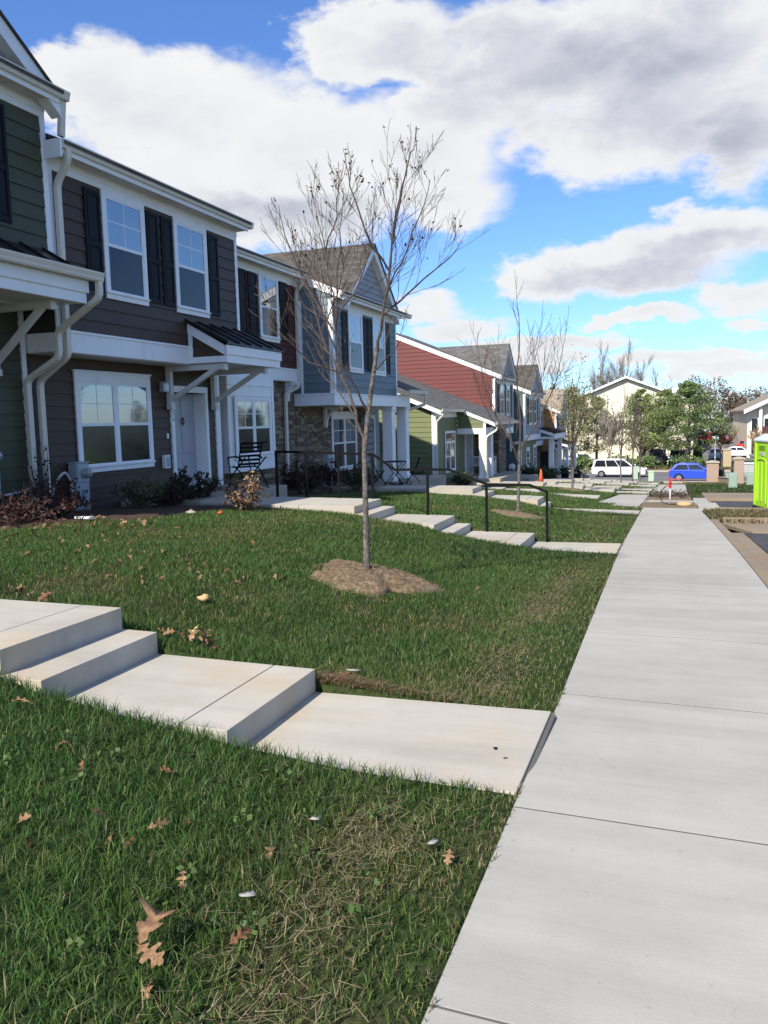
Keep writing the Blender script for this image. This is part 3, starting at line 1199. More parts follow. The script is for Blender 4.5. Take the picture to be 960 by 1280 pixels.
def awning(par, X, y0, y1, zb, depth, zroof, rib=.42, side_mat=None, gut=False):
    """lean-to porch roof in black standing-seam metal with white fascia"""
    xf = X + depth
    zt = zb + .30
    mb = MB()
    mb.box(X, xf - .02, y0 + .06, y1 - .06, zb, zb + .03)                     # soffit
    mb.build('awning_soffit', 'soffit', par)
    mb = MB()
    mb.box(xf - .04, xf, y0, y1, zb - .01, zt)
    mb.box(xf - .001, xf + .03, y0 - .03, y1 + .03, zt - .16, zt + .02)
    # side cheeks: bottom board, sloping rake board, wall batten
    for y, s in ((y0, -1), (y1, 1)):
        ya, yb = (y, y + .05) if s < 0 else (y - .05, y)
        mb.prism([(X, zb), (xf - .041, zb), (xf - .041, zb + .12), (X, zb + .12)], 'y', ya, yb)
        mb.prism([(xf - .042, zt - .17), (xf - .042, zt + .02), (X, zroof - .02), (X, zroof - .21)], 'y', ya - .012 if s < 0 else ya, yb if s < 0 else yb + .012)
        mb.prism([(X, zb + .121), (X + .09, zb + .121), (X + .09, zroof - .2), (X, zroof - .18)], 'y', ya + .002, yb - .002)
    mb.build('awning_fascia', 'white_trim', par, bevel=.004, seg=1)
    if side_mat:
        mb = MB()
        f = lambda z: (X, X + depth * min(1, max(0, (zroof - .1 - z) / max(.01, zroof - zt - .0))))
        lap(mb, 'y', y0 + .03, X, xf - .05, zb + .1, zroof - .1, clip=f)
        mb.build('awning_cheek', side_mat, par)
    mb = MB()
    xo = xf + .06
    zo = zt + .03
    mb.prism([(X - .01, zroof), (xo, zo), (xo, zo + .025), (X - .01, zroof + .025)], 'y', y0 - .06, y1 + .06)
    k = int((y1 - y0 + .1) / rib)
    for i in range(k + 1):
        y = y0 - .04 + (y1 - y0 + .08) * i / k
        mb.prism([(X - .01, zroof + .02), (xo + .005, zo + .02), (xo + .005, zo + .06), (X - .01, zroof + .06)], 'y', y - .014, y + .014)
    return mb.build('awning_roof', 'black_roof', par)


def wall_lamp(par, X, y, z):
    mb = MB()
    mb.box(X, X + .03, y - .06, y + .06, z - .09, z + .11)
    mb.box(X + .03, X + .17, y - .075, y + .075, z + .085, z + .11)
    o = mb.build('wall_lamp', 'meter_grey', par, bevel=.004)
    MB().lathe([(.065, 0), (.068, .02), (.068, .15), (.06, .165)], (X + .1, y, z - .085), n=14).build('lamp_shade', 'lamp_glass', o, smooth=True)
    return o


def door(par, X, y0, y1, z0, z1, recess=.28, mat='door_grey', number=True):
    mb = MB()
    t = .10
    mb.box(X - recess, X + .04, y0, y0 + t, z0, z1)
    mb.box(X - recess, X + .04, y1 - t, y1, z0, z1)
    mb.box(X - recess, X + .042, y0, y1, z1, z1 + .13)
    mb.box(X - recess, X + .03, y0 + t, y1 - t, z0 - .02, z0 + .035)
    d = mb.build('door_frame', 'white_trim', par, bevel=.004, seg=1)
    a, b, za, zb = y0 + t, y1 - t, z0 + .035, z1
    xd = X - recess + .05
    dm = MB()
    dm.box(xd - .045, xd, a, b, za, zb)
    w = b - a
    for p0, p1 in ((.12, .46), (.54, .88)):
        for q0, q1 in ((.06, .30), (.35, .70), (.76, .94)):
            dm.box(xd, xd + .012, a + w * p0, a + w * p1, za + (zb - za) * q0, za + (zb - za) * q1)
            dm.box(xd + .012, xd + .02, a + w * p0 + .03, a + w * p1 - .03, za + (zb - za) * q0 + .03, za + (zb - za) * q1 - .03)
    dl = dm.build('door', mat, par, bevel=.006, seg=1)
    h = MB()
    hy = a + .07
    h.lathe([(.026, 0), (.026, .01), (.012, .012), (.012, .05), (.03, .06), (.032, .085), (.02, .1)], (xd, hy, za + .98), 'x', 12)
    h.build('handle', 'meter_grey', dl, smooth=True)
    MB().lathe([(.026, 0), (.026, .02), (.014, .025)], (xd, hy, za + 1.2), 'x', 12).build('deadbolt', 'meter_grey', dl, smooth=True)
    return dl


def soffit_frieze(par, X, y0, y1, zw, zs_, zt, proj):
    """frieze board over the windows, soffit and fascia under the gutter"""
    mb = MB()
    mb.box(X, X + .03, y0, y1, zw, zs_ - .02)
    mb.box(X + .03, X + .045, y0, y1, zs_ - .12, zs_ - .02)
    mb.box(X + proj - .11, X + proj - .075, y0, y1, zs_ - .035, zt - .01)
    mb.build('frieze', 'white_trim', par)
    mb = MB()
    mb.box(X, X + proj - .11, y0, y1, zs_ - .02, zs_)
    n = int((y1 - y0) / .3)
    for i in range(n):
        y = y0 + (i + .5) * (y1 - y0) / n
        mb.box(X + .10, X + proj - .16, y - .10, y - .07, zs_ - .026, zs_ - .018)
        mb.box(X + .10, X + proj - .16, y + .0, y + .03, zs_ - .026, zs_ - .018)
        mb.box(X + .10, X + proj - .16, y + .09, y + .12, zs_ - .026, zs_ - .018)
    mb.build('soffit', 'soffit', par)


def meter(par, X, y, z0, z1):
    mb = MB()
    mb.box(X, X + .17, y - .15, y + .15, z0, z1)
    mb.box(X + .17, X + .185, y - .13, y + .13, z0 + .03, z1 - .34)
    mb.box(X + .17, X + .19, y - .14, y + .14, z1 - .32, z1 - .015)
    mb.box(X - .0, X + .19, y - .165, y + .165, z1, z1 + .02)
    o = mb.build('meter_box', 'meter_grey', par, bevel=.008)
    MB().lathe([(.085, 0), (.085, .03), (.078, .035), (.078, .10), (.06, .125), (.0, .13)], (X + .19, y + .02, z1 - .17), 'x', 18).build('meter_dial', 'meter_glass', o, smooth=True)
    return o


def unit(label, y0, y1, Xu, Xl, dz, up, low, side=None, lowside=None, gab=False, roofmat='shingle_brown', ded=0.0, base=None, belt=True, gut=(None, None), sidex=None, hole=None, gin=.62):
    """one two-storey row house; dz = height of its floor relative to the brown house"""
    ym = (y0 + y1) / 2
    b = base if base is not None else float(lawn_z(-9.5, ym)) - .45
    h = root('townhouse', label, 'house', (Xl, ym, b))
    zb, zt = 2.73 + dz, 3.06 + dz                      # belt board
    zso, zgu = 5.64 + dz + ded, 5.80 + dz + ded        # soffit, gutter lip
    xe = Xu + .40
    zw = 5.43 + dz + ded
    mb = MB()
    mb.box(-21.5, Xu, y0, y1, zb + .004, zso, 1)
    lap(mb, 'x', Xu, y0, y1, zt, zw)
    mb.build('upper_wall', [up, 'core'], h)
    mb = MB()
    mb.box(-21.5, Xl - .45, y0 + .002, y1 - .002, b, zb, 1)
    spans = [(y0 + .002, y1 - .002, b, zb)] if not hole else [(y0 + .002, hole[0], b, zb), (hole[1], y1 - .002, b, zb), (hole[0], hole[1], hole[2], zb), (hole[0], hole[1], b, hole[3])]
    for (ya, yb, za, zc) in spans:
        mb.box(Xl - .45, Xl, ya, yb, za, zc, 1)
        if low == 'stone':
            mb.box(Xl, Xl + .06, ya + .008, yb - .008, za, zc - .001, 0)
        elif zc > b + .5:
            lap(mb, 'x', Xl, ya, yb, max(za, b + .3), zc)
    mb.build('lower_wall', [low, 'core'], h)
    if side:
        rz = lambda x: roof_z(x, xe, zgu - .06)
        mb = MB()
        # sloping top edge of the side wall
        cl = lambda z: (-21.5, xe - max(0, (z - (zgu - .06) + .1)) / PIT if z > zgu - .16 else Xu)
        lap(mb, 'y', y0, sidex if sidex else -15.2, Xu, zb, zgu + 2.6, clip=lambda z: (-15.2, min(Xu, cl(z)[1])))
        mb.build('side_wall', side, h)
        mb = MB()
        x0 = -15.2
        mb.prism([(xe - .02, zgu - .24), (xe - .02, zgu - .03), (x0, rz(x0) + .02), (x0, rz(x0) - .22)], 'y', y0 - .05, y0 - .018)
        mb.box(Xu - .1, Xu + .03, y0 - .03, y0, zb, zgu - .2)
        mb.build('rake_trim', 'white_trim', h)
    if lowside:
        mb = MB()
        lap(mb, 'y', y0, -15, Xl, b + .3, zb)
        mb.build('lower_side_wall', lowside, h)
    main_roof(h, y0 - .02, y1 + .02, xe, zgu - .02, roofmat)
    soffit_frieze(h, Xu, y0, y1, zw, zso, zgu, .40)
    g0 = gut[0] if gut[0] is not None else y0
    g1 = gut[1] if gut[1] is not None else y1
    gutter(h, xe, g0, g1, zgu)
    if belt:
        mb = MB()
        mb.box(Xu - .02, Xu + .03, y0, y1, zb, zt)
        mb.box(Xu - .02, Xu + .05, y0, y1, zt - .03, zt + .012)
        mb.box(Xl - .02, Xu - .02, y0 - .001, y0 + .05, zb, zt - .04)
        mb.build('belt_board', 'white_trim', h, bevel=.004, seg=1)
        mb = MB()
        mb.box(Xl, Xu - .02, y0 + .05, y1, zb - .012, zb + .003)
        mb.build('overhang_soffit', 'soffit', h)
    for ya, yb in ((y0, y0 + .10), (y1 - .10, y1)):
        MB().box(Xu, Xu + .03, ya, yb, zt + .012, zw).build('corner_board', 'white_trim', h)
    if gab:
        gable(h, Xu + .10, y0 + gin, y1 - gin, zgu - .0, 1.72, roofmat, -12.6)
    return h


def upper_windows(h, Xu, dz, wins, shut):
    for a, b in wins:
        window(h, Xu, a, b, 3.68 + dz, 5.43 + dz)
    for a, b in shut:
        shutter(h, Xu, a, b, 3.76 + dz, 5.36 + dz)

# ------------------------------------------------------------------ first row of houses
# A: dark green end of the picture
hA = unit('dark green two-storey townhouse cut by the picture edge, its porch with a black metal roof', 4.9, 10.46, -8.95, -9.6, .68, 'siding_dark_green', 'siding_dark_green', gab=True, gut=(4.7, 10.62), gin=.12)
upper_windows(hA, -8.95, .68, [(8.0, 9.1)], [(9.25, 9.66), (7.5, 7.9)])
MB().box(-9.6, -9.56, 10.36, 10.455, .1, 3.4).build('lower_corner_board', 'white_trim', hA)
awning(hA, -8.97, 6.2, 10.22, 3.36, .80, 4.2, .45)
gutter(hA, -7.98, 6.1, 10.42, 3.80)
for y in (6.6, 9.75):
    bracket(hA, -9.56, y, 3.36, 1.15, .95)
mb = MB()
mb.box(-9.58, -8.97, 6.2, 10.2, 3.33, 3.372)
mb.build('porch_soffit', 'soffit', hA)
# spout from the porch gutter: down, back to the wall, down the wall
spout(hA, [(-8.05, 10.36, 3.70), (-8.05, 10.36, 3.45), (-8.85, 10.36, 3.0), (-8.85, 10.36, 2.62), (-9.46, 10.33, 2.3), (-9.46, 10.33, .12)])
spout(hA, [(-8.66, 10.56, 6.38), (-8.72, 10.56, 5.86)])
meter(hA, -9.55, 9.42, .55, 1.35)
mb = MB()
mb.tube([(-9.5, 9.5, .62), (-9.46, 9.7, .58), (-9.47, 10.2, .62)], .02)
mb.tube([(-9.5, 9.75, .60), (-9.44, 9.85, .4), (-9.4, 9.9, .1)], .014)
mb.build('conduit', 'pvc_grey', hA, smooth=True)
door(hA, -9.58, 7.6, 8.8, .9, 3.0, .02)

# B: brown house
hB = unit('brown townhouse with two shuttered upper windows and a grey door', 10.5, 16.17, -9.0, -9.6, 0, 'siding_brown', 'siding_brown', gut=(10.44, 16.3), hole=(14.3, 15.64, 2.22, .20))
upper_windows(hB, -9.0, 0, [(11.72, 12.88), (13.78, 14.93)], [(11.29, 11.68), (12.93, 13.29), (13.38, 13.74), (14.98, 15.36)])
window(hB, -9.59, 11.50, 13.62, .78, 2.53, 2, .12)
door(hB, -9.58, 14.28, 15.66, .245, 2.22, .30)
MB().box(-9.6, -9.55, 15.98, 16.165, .0, 2.715).build('lower_corner_board', 'white_trim', hB)
awning(hB, -8.97, 14.1, 16.34, 2.735, .84, 3.53, .40, 'siding_brown')
for y in (14.22, 15.88):
    bracket(hB, -9.57, y, 2.72, 1.30, .78)
wall_lamp(hB, -9.575, 14.02, 2.30)
spout(hB, [(-8.66, 10.60, 5.70), (-8.66, 10.60, 5.52), (-8.90, 10.62, 5.22), (-8.90, 10.62, 2.66), (-9.46, 10.60, 2.3), (-9.46, 10.60, .14), (-9.2, 10.6, -.02)])
mb = MB()
mb.box(-9.03, -8.60, 10.38, 10.42, 5.52, 5.78)
mb.build('gutter_end_return', 'white_trim', hB)
meter(hB, -9.56, 11.37, .16, .97)
mb = MB()
pts = []
for k in range(13):
    a = math.pi * k / 12
    pts.append((-9.5 + .1 * math.sin(a), 10.72 + .24 * (1 - math.cos(a)), .2 + .42 * math.sin(a) + (.36 if k < 7 else .36 * (12 - k) / 6) * .6))
mb.tube(pts, .022)
mb.build('conduit', 'pvc_grey', hB, smooth=True)
mb = MB()
mb.box(-9.58, -9.5, 13.42 + .5, 13.6 + .5, .72, .98)
mb.box(-9.5, -9.485, 13.95, 14.07, .75, .95, 1)
mb.build('vent_hood', ['sash_white', 'meter_grey'], hB, bevel=.01)
MB().box(-9.58, -9.56, 14.12, 14.17, 1.30, 1.40).build('doorbell', 'sash_white', hB)
# house number beside the door, vertical digits on a white board
def digits(par, X, y, z, txt, h=.10, mat='black_metal'):
    cu = bpy.data.curves.new('house_number', 'FONT')
    cu.body = txt
    cu.size = h
    cu.align_x = 'CENTER'
    cu.space_line = .9
    cu.extrude = .004
    o = bpy.data.objects.new('house_number', cu)
    me = bpy.data.meshes.new_from_object(o)
    bpy.data.objects.remove(o)
    o = bpy.data.objects.new('house_number', me)
    COL.objects.link(o)
    me.materials.clear()
    me.materials.append(M[mat])
    o.parent = par
    o.location = Vector((X, y, z)) - OFF[par.name]
    o.rotation_euler = (math.pi / 2, 0, math.pi / 2)
    return o


digits(hB, -9.535, 14.33, 1.76, '5\n6', .13, 'meter_grey')
kn = MB()
kn.tube([(-9.80, 15.05, 1.72), (-9.795, 15.0, 1.64), (-9.79, 15.05, 1.56), (-9.795, 15.1, 1.64), (-9.80, 15.05, 1.72)], .011, n=6)
kn.build('door_knocker', 'black_metal', hB, smooth=True)

# C: maroon house set back, white boxed bay below
hC = unit('narrow dark maroon townhouse set back between the brown and blue ones, white box bay below', 16.19, 21.33, -10.0, -10.25, -.06, 'siding_maroon', 'stone', ded=-.12, gut=(16.4, 21.2))
window(hC, -10.0, 19.0, 20.06, 3.64, 5.34)
for a, b in ((17.95, 18.36), (18.45, 18.9), (20.14, 20.6)):
    shutter(hC, -10.0, a, b, 3.72, 5.26)
mb = MB()
X0, X1, Y0, Y1, Z0, Z1 = -10.2, -9.6, 16.55, 18.83, .44, 2.64
mb.box(X0, X1, Y0, Y1, Z0, Z1)
mb.box(X1, X1 + .022, Y0, Y0 + .11, Z0, Z1).box(X1, X1 + .022, Y1 - .11, Y1, Z0, Z1).box(X1, X1 + .02, Y0 + .11, Y1 - .11, 2.2, Z1).box(X1, X1 + .02, Y0 + .11, Y1 - .11, Z0, Z0 + .26)
mb.box(X0, X1 + .04, Y0 - .02, Y1 + .02, Z1 - .2, Z1 - .17)
mb.build('bay', 'white_trim', hC, bevel=.005, seg=1)
window(hC, X1 + .021, 16.80, 18.58, .72, 2.19, 2, 0, name='bay_window')
curved_bracket(hC, -10.19, 20.75, 2.66, .38, .52)
spout(hC, [(-9.72, 21.05, 5.48), (-9.72, 21.05, 5.3), (-9.93, 21.08, 5.08), (-9.93, 21.08, 2.55), (-10.12, 20.6, 2.36), (-10.12, 20.55, .0)])
MB().box(-10.2, -10.0, 21.28, 21.325, 2.6, 5.4).build('corner_trim', 'white_trim', hC)

# D: blue gabled house over a recessed stone porch
hD = unit('blue-grey gabled townhouse above a recessed stone-faced porch', 21.35, 26.75, -9.0, -10.25, -.72, 'siding_blue', 'stone', side='siding_blue', sidex=-10.9, gab=True, gut=(21.2, 27.4), hole=(26.77, 27.7, 1.62, -.55))
upper_windows(hD, -9.0, -.72, [(22.45, 23.57), (24.47, 25.59)], [(21.98, 22.38), (23.63, 24.0), (24.04, 24.41), (25.65, 26.05)])
mb = MB()
mb.box(-10.24, -8.97, 21.29, 21.322, 2.012, 2.33)
mb.box(-10.24, -8.95, 21.27, 21.321, 2.31, 2.345)
mb.box(-9.98, -9.9, 21.30, 21.323, 2.346, 4.9)
mb.build('side_belt', 'white_trim', hD)
window(hD, -10.19, 23.80, 25.9, -.02, 1.87, 2, .12)
door(hD, -10.19, 26.74, 27.72, -.48, 1.62, .22)
wall_lamp(hD, -10.18, 26.45, 1.56)
curved_bracket(hD, -10.19, 23.3, 2.0, .62, .62)
meter(hD, -10.19, 23.25, -.42, .55)
for y in (26.25, 27.75):
    mb = MB()
    mb.box(-9.36, -9.02, y, y + .34, -.5, 2.0)
    mb.box(-9.40, -8.98, y - .04, y + .38, -.5, -.36)
    mb.box(-9.40, -8.98, y - .04, y + .38, 1.88, 2.003)
    mb.build('porch_post', 'white_trim', hD, bevel=.006, seg=1)
curved_bracket(hD, -9.9, 26.2, 2.0, .5, .6)

# E: low end house of the first row
def low_house(label, y0, y1, Xw, xe, ze, mat, roofm, base, front_mat=None, rake=True):
    h = root('single_storey_house', label, 'house', (Xw, (y0 + y1) / 2, base))
    zr = lambda x: ze + (xe - x) * PIT
    mb = MB()
    mb.prism([(-21, base), (Xw, base), (Xw, zr(Xw) - .16), (-15.2, zr(-15.2) - .16), (-21, zr(-15.2) - 2.5)], 'y', y0 + .01, y1, 1)
    lap(mb, 'y', y0 + .01, -15.2, Xw, base + .1, zr(-14.5), clip=lambda z: (-15.2, min(Xw, xe - (z + .16 - ze) / PIT)))
    lap(mb, 'x', Xw, y0 + .01, y1, base + .1, zr(Xw) - .12)
    mb.build('wall', [mat, 'core'], h)
    return h, zr


hE, zrE = low_house('low grey end house with a white-posted porch right beside the blue gable', 26.77, 28.2, -10.2, -8.6, 2.56, 'siding_grey', 'shingle_grey', -1.0)
mb = MB()
mb.prism([(-8.6, 2.56), (-15.2, zrE(-15.2)), (-15.2, zrE(-15.2) - .05), (-8.6, 2.51)], 'y', 26.80, 28.7)
mb.build('roof', 'shingle_grey', hE)
gutter(hE, -8.52, 26.8, 28.9, 2.56)
mb = MB()
mb.box(-9.03, -8.98, 26.78, 28.15, 2.0, 2.42)
mb.box(-10.2, -9.03, 28.1, 28.15, 2.0, 2.42)
mb.prism([(-8.62, 2.36), (-8.62, 2.54), (-10.2, zrE(-10.2)), (-10.2, zrE(-10.2) - .2)], 'y', 28.66, 28.7)
mb.build('porch_beam', 'white_trim', hE)
spout(hE, [(-8.6, 28.8, 2.45), (-8.6, 28.8, 2.1), (-9.3, 28.4, 1.86), (-9.95, 28.3, 1.7), (-10.1, 28.26, -.6)])

# ------------------------------------------------------------------ second row
hF, zrF = low_house('olive green single-storey end house with a white-posted corner porch', 33.4, 42.48, -9.6, -7.75, 1.36, 'siding_olive', 'shingle_grey', -1.6)
mb = MB()
mb.prism([(-9.2, zrF(-9.2)), (-15.2, zrF(-15.2)), (-15.2, zrF(-15.2) - .04), (-9.2, zrF(-9.2) - .04)], 'y', 33.05, 36.9)
mb.prism([(-7.75, 1.36), (-15.2, zrF(-15.2)), (-15.2, zrF(-15.2) - .04), (-7.75, 1.32)], 'y', 36.9, 42.46)
mb.build('roof', 'shingle_grey', hF)
mb = MB()
mb.prism([(-9.25, zrF(-9.25) - .26), (-9.25, zrF(-9.25) - .045), (-15.2, zrF(-15.2) - .045), (-15.2, zrF(-15.2) - .26)], 'y', 33.10, 33.38)
mb.prism([(-7.80, zrF(-7.8) - .22), (-7.80, zrF(-7.8) - .045), (-9.2, zrF(-9.2) - .045), (-9.2, zrF(-9.2) - .22)], 'y', 36.92, 37.0)
mb.box(-9.72, -9.55, 33.35, 33.38, -1.3, 1.95)
mb.box(-9.6, -9.56, 33.40, 33.55, -1.3, 1.95)
mb.box(-9.6, -9.57, 33.55, 36.9, 1.62, 1.9)
mb.build('rake_trim', 'white_trim', hF)
gutter(hF, -9.15, 33.08, 36.9, 1.97)
gutter(hF, -7.70, 36.95, 42.4, 1.37)
window(hF, -9.58, 34.8, 36.5, -.80, 1.02, 2, 0, .38)
mb = MB()
lap(mb, 'y', 37.0, -9.6, -8.25, 1.1, 1.9, clip=lambda z: (-9.6, -7.75 - (z + .2 - 1.36) / PIT))
mb.build('porch_gable', 'siding_olive', hF)
mb = MB()
mb.box(-9.66, -8.25, 36.98, 37.3, .84, 1.12)
mb.box(-8.33, -8.25, 37.29, 38.7, .84, 1.12)
mb.box(-9.64, -9.54, 36.985, 37.03, 1.11, 1.8)
mb.box(-8.36, -8.24, 36.975, 37.03, 1.11, 1.4)
mb.build('porch_beam', 'white_trim', hF)
mb = MB()
mb.box(-8.57, -8.25, 37.0, 37.32, -1.2, .84)
mb.box(-8.61, -8.21, 36.96, 37.36, -1.2, -1.06)
mb.build('porch_post', 'white_trim', hF, bevel=.006, seg=1)
MB().box(-8.56, -8.27, 38.3, 38.66, -1.2, .84).build('porch_post', 'white_trim', hF, bevel=.006, seg=1)
MB().box(-8.31, -8.27, 38.7, 42.4, 1.0, 1.25).build('porch_side_panel', 'siding_grey', hF)
mb = MB()
mb.box(-9.7, -8.4, 40.6, 42.4, -1.3, 1.6)
mb.build('porch_back_wall', 'stone', hF)
door(hF, -9.57, 38.4, 39.9, -1.17, .86, .02)
spout(hF, [(-9.2, 33.2, 1.86), (-9.2, 33.2, 1.7), (-9.5, 33.32, 1.45), (-9.52, 33.33, -.95)])
spout(hF, [(-7.76, 37.1, 1.28), (-7.76, 37.1, 1.0), (-8.2, 36.95, .72), (-8.22, 36.94, .5), (-8.24, 36.93, -1.2)])

hG = unit('townhouse with a tall brick-red side wall and a mauve shuttered front', 42.5, 47.5, -9.0, -9.75, -2.06, 'siding_mauve', 'stone', side='siding_red', gab=True, gin=.45, roofmat='shingle_grey')
upper_windows(hG, -9.0, -2.06, [(43.72, 44.85), (45.4, 46.5)], [(43.2, 43.65), (44.9, 45.35), (46.55, 46.95)])
mb = MB()
lap(mb, 'y', 42.5, -15.2, -9.0, -.3, .7)
mb.build('lower_side_wall', 'siding_red', hG)
window(hG, -9.68, 43.9, 45.6, -1.15, .45, 2, .1)

hG2 = unit('narrow grey-blue townhouse set back behind the mauve one, mostly hidden', 47.52, 51.38, -10.0, -10.25, -2.4, 'siding_grey', 'siding_grey', ded=-.1, roofmat='shingle_grey')
hH = unit('teal-sided gabled townhouse in the middle of the far row', 51.4, 57.4, -9.0, -9.3, -2.66, 'siding_grey', 'siding_olive', side='siding_teal', lowside='siding_teal', gab=True, roofmat='shingle_brown')
upper_windows(hH, -9.0, -2.66, [(52.75, 53.9), (54.45, 55.6)], [(52.25, 52.7), (53.95, 54.4), (55.65, 56.1)])
window(hH, -9.28, 53.3, 54.5, -1.7, -.4, 1, .1)
window(hH, -9.28, 56.0, 57.2, -1.9, -.3, 1, .1)
awning(hH, -9.0, 56.9, 62.3, .05, 1.05, .75, .5, 'siding_teal')
MB().box(-9.3, -9.24, 51.4, 51.55, -2.7, 0).build('lower_corner_board', 'white_trim', hH)
curved_bracket(hH, -9.9, 51.2, .05, .8, .6)
for y in (57.6, 61.8):
    MB().box(-8.45, -8.15, y, y + .3, -2.7, .05).build('porch_post', 'white_trim', hH)
hI = unit('grey townhouse set back behind the orange-sided end house', 57.42, 65.1, -10.0, -10.25, -3.35, 'siding_grey', 'stone', ded=-.1, roofmat='shingle_brown')
window(hI, -10.0, 59.2, 60.4, .3, 2.0)
window(hI, -10.0, 62.0, 63.2, .3, 2.0)
for a in (58.7, 60.45, 61.5, 63.25):
    shutter(hI, -10.0, a, a + .45, .38, 1.95)
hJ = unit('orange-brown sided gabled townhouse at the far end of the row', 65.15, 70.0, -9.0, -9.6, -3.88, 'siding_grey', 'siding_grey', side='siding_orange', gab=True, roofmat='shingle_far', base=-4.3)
upper_windows(hJ, -9.0, -3.88, [(66.4, 67.4), (68.1, 69.1)], [(65.9, 66.35), (67.45, 68.05), (69.15, 69.6)])
awning(hJ, -9.0, 64.0, 68.0, -.95, 1.0, -.3, .5, 'siding_maroon')
window(hJ, -9.58, 66.4, 67.6, -3.0, -1.5, 1, .1)
for y in (64.5, 69.5):
    MB().box(-8.4, -8.0, y, y + .35, -3.9, -.95).build('porch_post', 'white_trim', hJ)
mb = MB()
mb.box(-9.0, -8.0, 68.05, 70.0, -1.15, -.85)
mb.build('porch_beam', 'white_trim', hJ)
spout(hJ, [(-8.6, 70.1, 1.8), (-8.6, 70.1, 1.4), (-8.9, 70.05, 1.1), (-8.9, 70.05, -.6), (-7.9, 70.05, -1.0)])

# ------------------------------------------------------------------ handrail of the second front path
rail = root('handrail', 'black metal handrail stepping down beside the second front path', 'railing', (-4.5, 13.82, .1))
PR = [(-7.03, .23, 1.03), (-6.43, .20, 1.01), (-5.79, .18, .99), (-5.14, .17, .96), (-4.12, -.10, .68), (-3.08, -.38, .43), (-2.06, -.53, .30)]
for x, zb, zt in PR:
    MB().box(x - .02, x + .02, 13.80, 13.84, zb - .05, zt).build('post', 'black_metal', rail)
MB().tube([(-7.05, 13.82, 1.03), (-5.12, 13.82, .96), (-4.72, 13.82, .685), (-3.74, 13.82, .685), (-3.07, 13.82, .43), (-2.35, 13.82, .42), (-2.045, 13.82, .30)], .02, rect=(.042, .036), up=(0, 1, 0)).build('top_rail', 'black_metal', rail)

# ------------------------------------------------------------------ bare trees
def grow(mb, p, d, L, r, depth, rr, tips, spread=.55, up=.25, nseg=4, twist=.10, kids_=(2, 4), shrink=(.55, .8), rmin=.0022, start=.25):
    p = Vector(p)
    d = Vector(d).normalized()
    pts, rs = [p.copy()], [r]
    r1 = max(rmin, r * .55)
    for k in range(nseg):
        d = (d + Vector((rr.gauss(0, twist), rr.gauss(0, twist), rr.gauss(0, twist) + up * .25))).normalized()
        p = p + d * (L / nseg)
        pts.append(p.copy())
        rs.append(r + (r1 - r) * (k + 1) / nseg)
    mb.tube(pts, rs, n=6 if r > .012 else (4 if r > .005 else 3), cap=False)
    if depth <= 0:
        tips.append(tuple(p))
        return
    n = rr.randint(*kids_)
    for k in range(n):
        t = start + (1 - start) * (k + rr.random()) / n
        q = t * nseg
        i = min(nseg - 1, int(q))
        b = pts[i].lerp(pts[i + 1], q - i)
        a = rr.uniform(0, 2 * math.pi)
        o = d.orthogonal().normalized()
        o = (o * math.cos(a) + d.cross(o) * math.sin(a))
        nd = (d * math.cos(spread) + o * math.sin(spread) * rr.uniform(.7, 1.3) + Vector((0, 0, up * .5))).normalized()
        grow(mb, b, nd, L * rr.uniform(*shrink) * (1.05 - .35 * t), max(rmin, (r + (r1 - r) * t) * rr.uniform(.45, .65)), depth - 1, rr, tips, spread, up, max(2, nseg - 1), twist, kids_, shrink, rmin, start)
    grow(mb, pts[-1], d, L * .6, r1, depth - 1, rr, tips, spread, up, max(2, nseg - 1), twist, kids_, shrink, rmin, start)


def limb(mb, pts, r0, r1, rr, tips, depth=2, L=.5, every=.28, spread=.6, up=.3, start=.15, kid=(1, 3), rmin=.0020):
    """hand-placed main limb with side shoots along it"""
    P = [Vector(p) for p in pts]
    # smooth the path a little
    Q = []
    for a, b in zip(P, P[1:]):
        for t in (0, .33, .67):
            Q.append(a.lerp(b, t) + Vector((rr.gauss(0, .008), rr.gauss(0, .008), 0)))
    Q.append(P[-1])
    rs = [r0 + (r1 - r0) * k / (len(Q) - 1) for k in range(len(Q))]
    mb.tube(Q, rs, n=8 if r0 > .02 else 6, cap=False)
    Ltot = sum((b - a).length for a, b in zip(Q, Q[1:]))
    acc = 0
    nxt = start * Ltot
    for k, (a, b) in enumerate(zip(Q, Q[1:])):
        seg = (b - a).length
        while nxt < acc + seg:
            t = (nxt - acc) / seg
            d = (b - a).normalized()
            frac = nxt / Ltot
            ang = rr.uniform(0, 2 * math.pi)
            o = d.orthogonal().normalized()
            o = o * math.cos(ang) + d.cross(o) * math.sin(ang)
            nd = (d * math.cos(spread) + o * math.sin(spread) + Vector((0, 0, up * .4))).normalized()
            rad = (r0 + (r1 - r0) * frac)
            grow(mb, a.lerp(b, t), nd, L * rr.uniform(.6, 1.2) * (1.2 - .85 * frac), max(rmin, rad * .42), depth, rr, tips, .5, up, 4, .09, kid, (.5, .75), rmin)
            nxt += every * rr.uniform(.6, 1.4)
        acc += seg


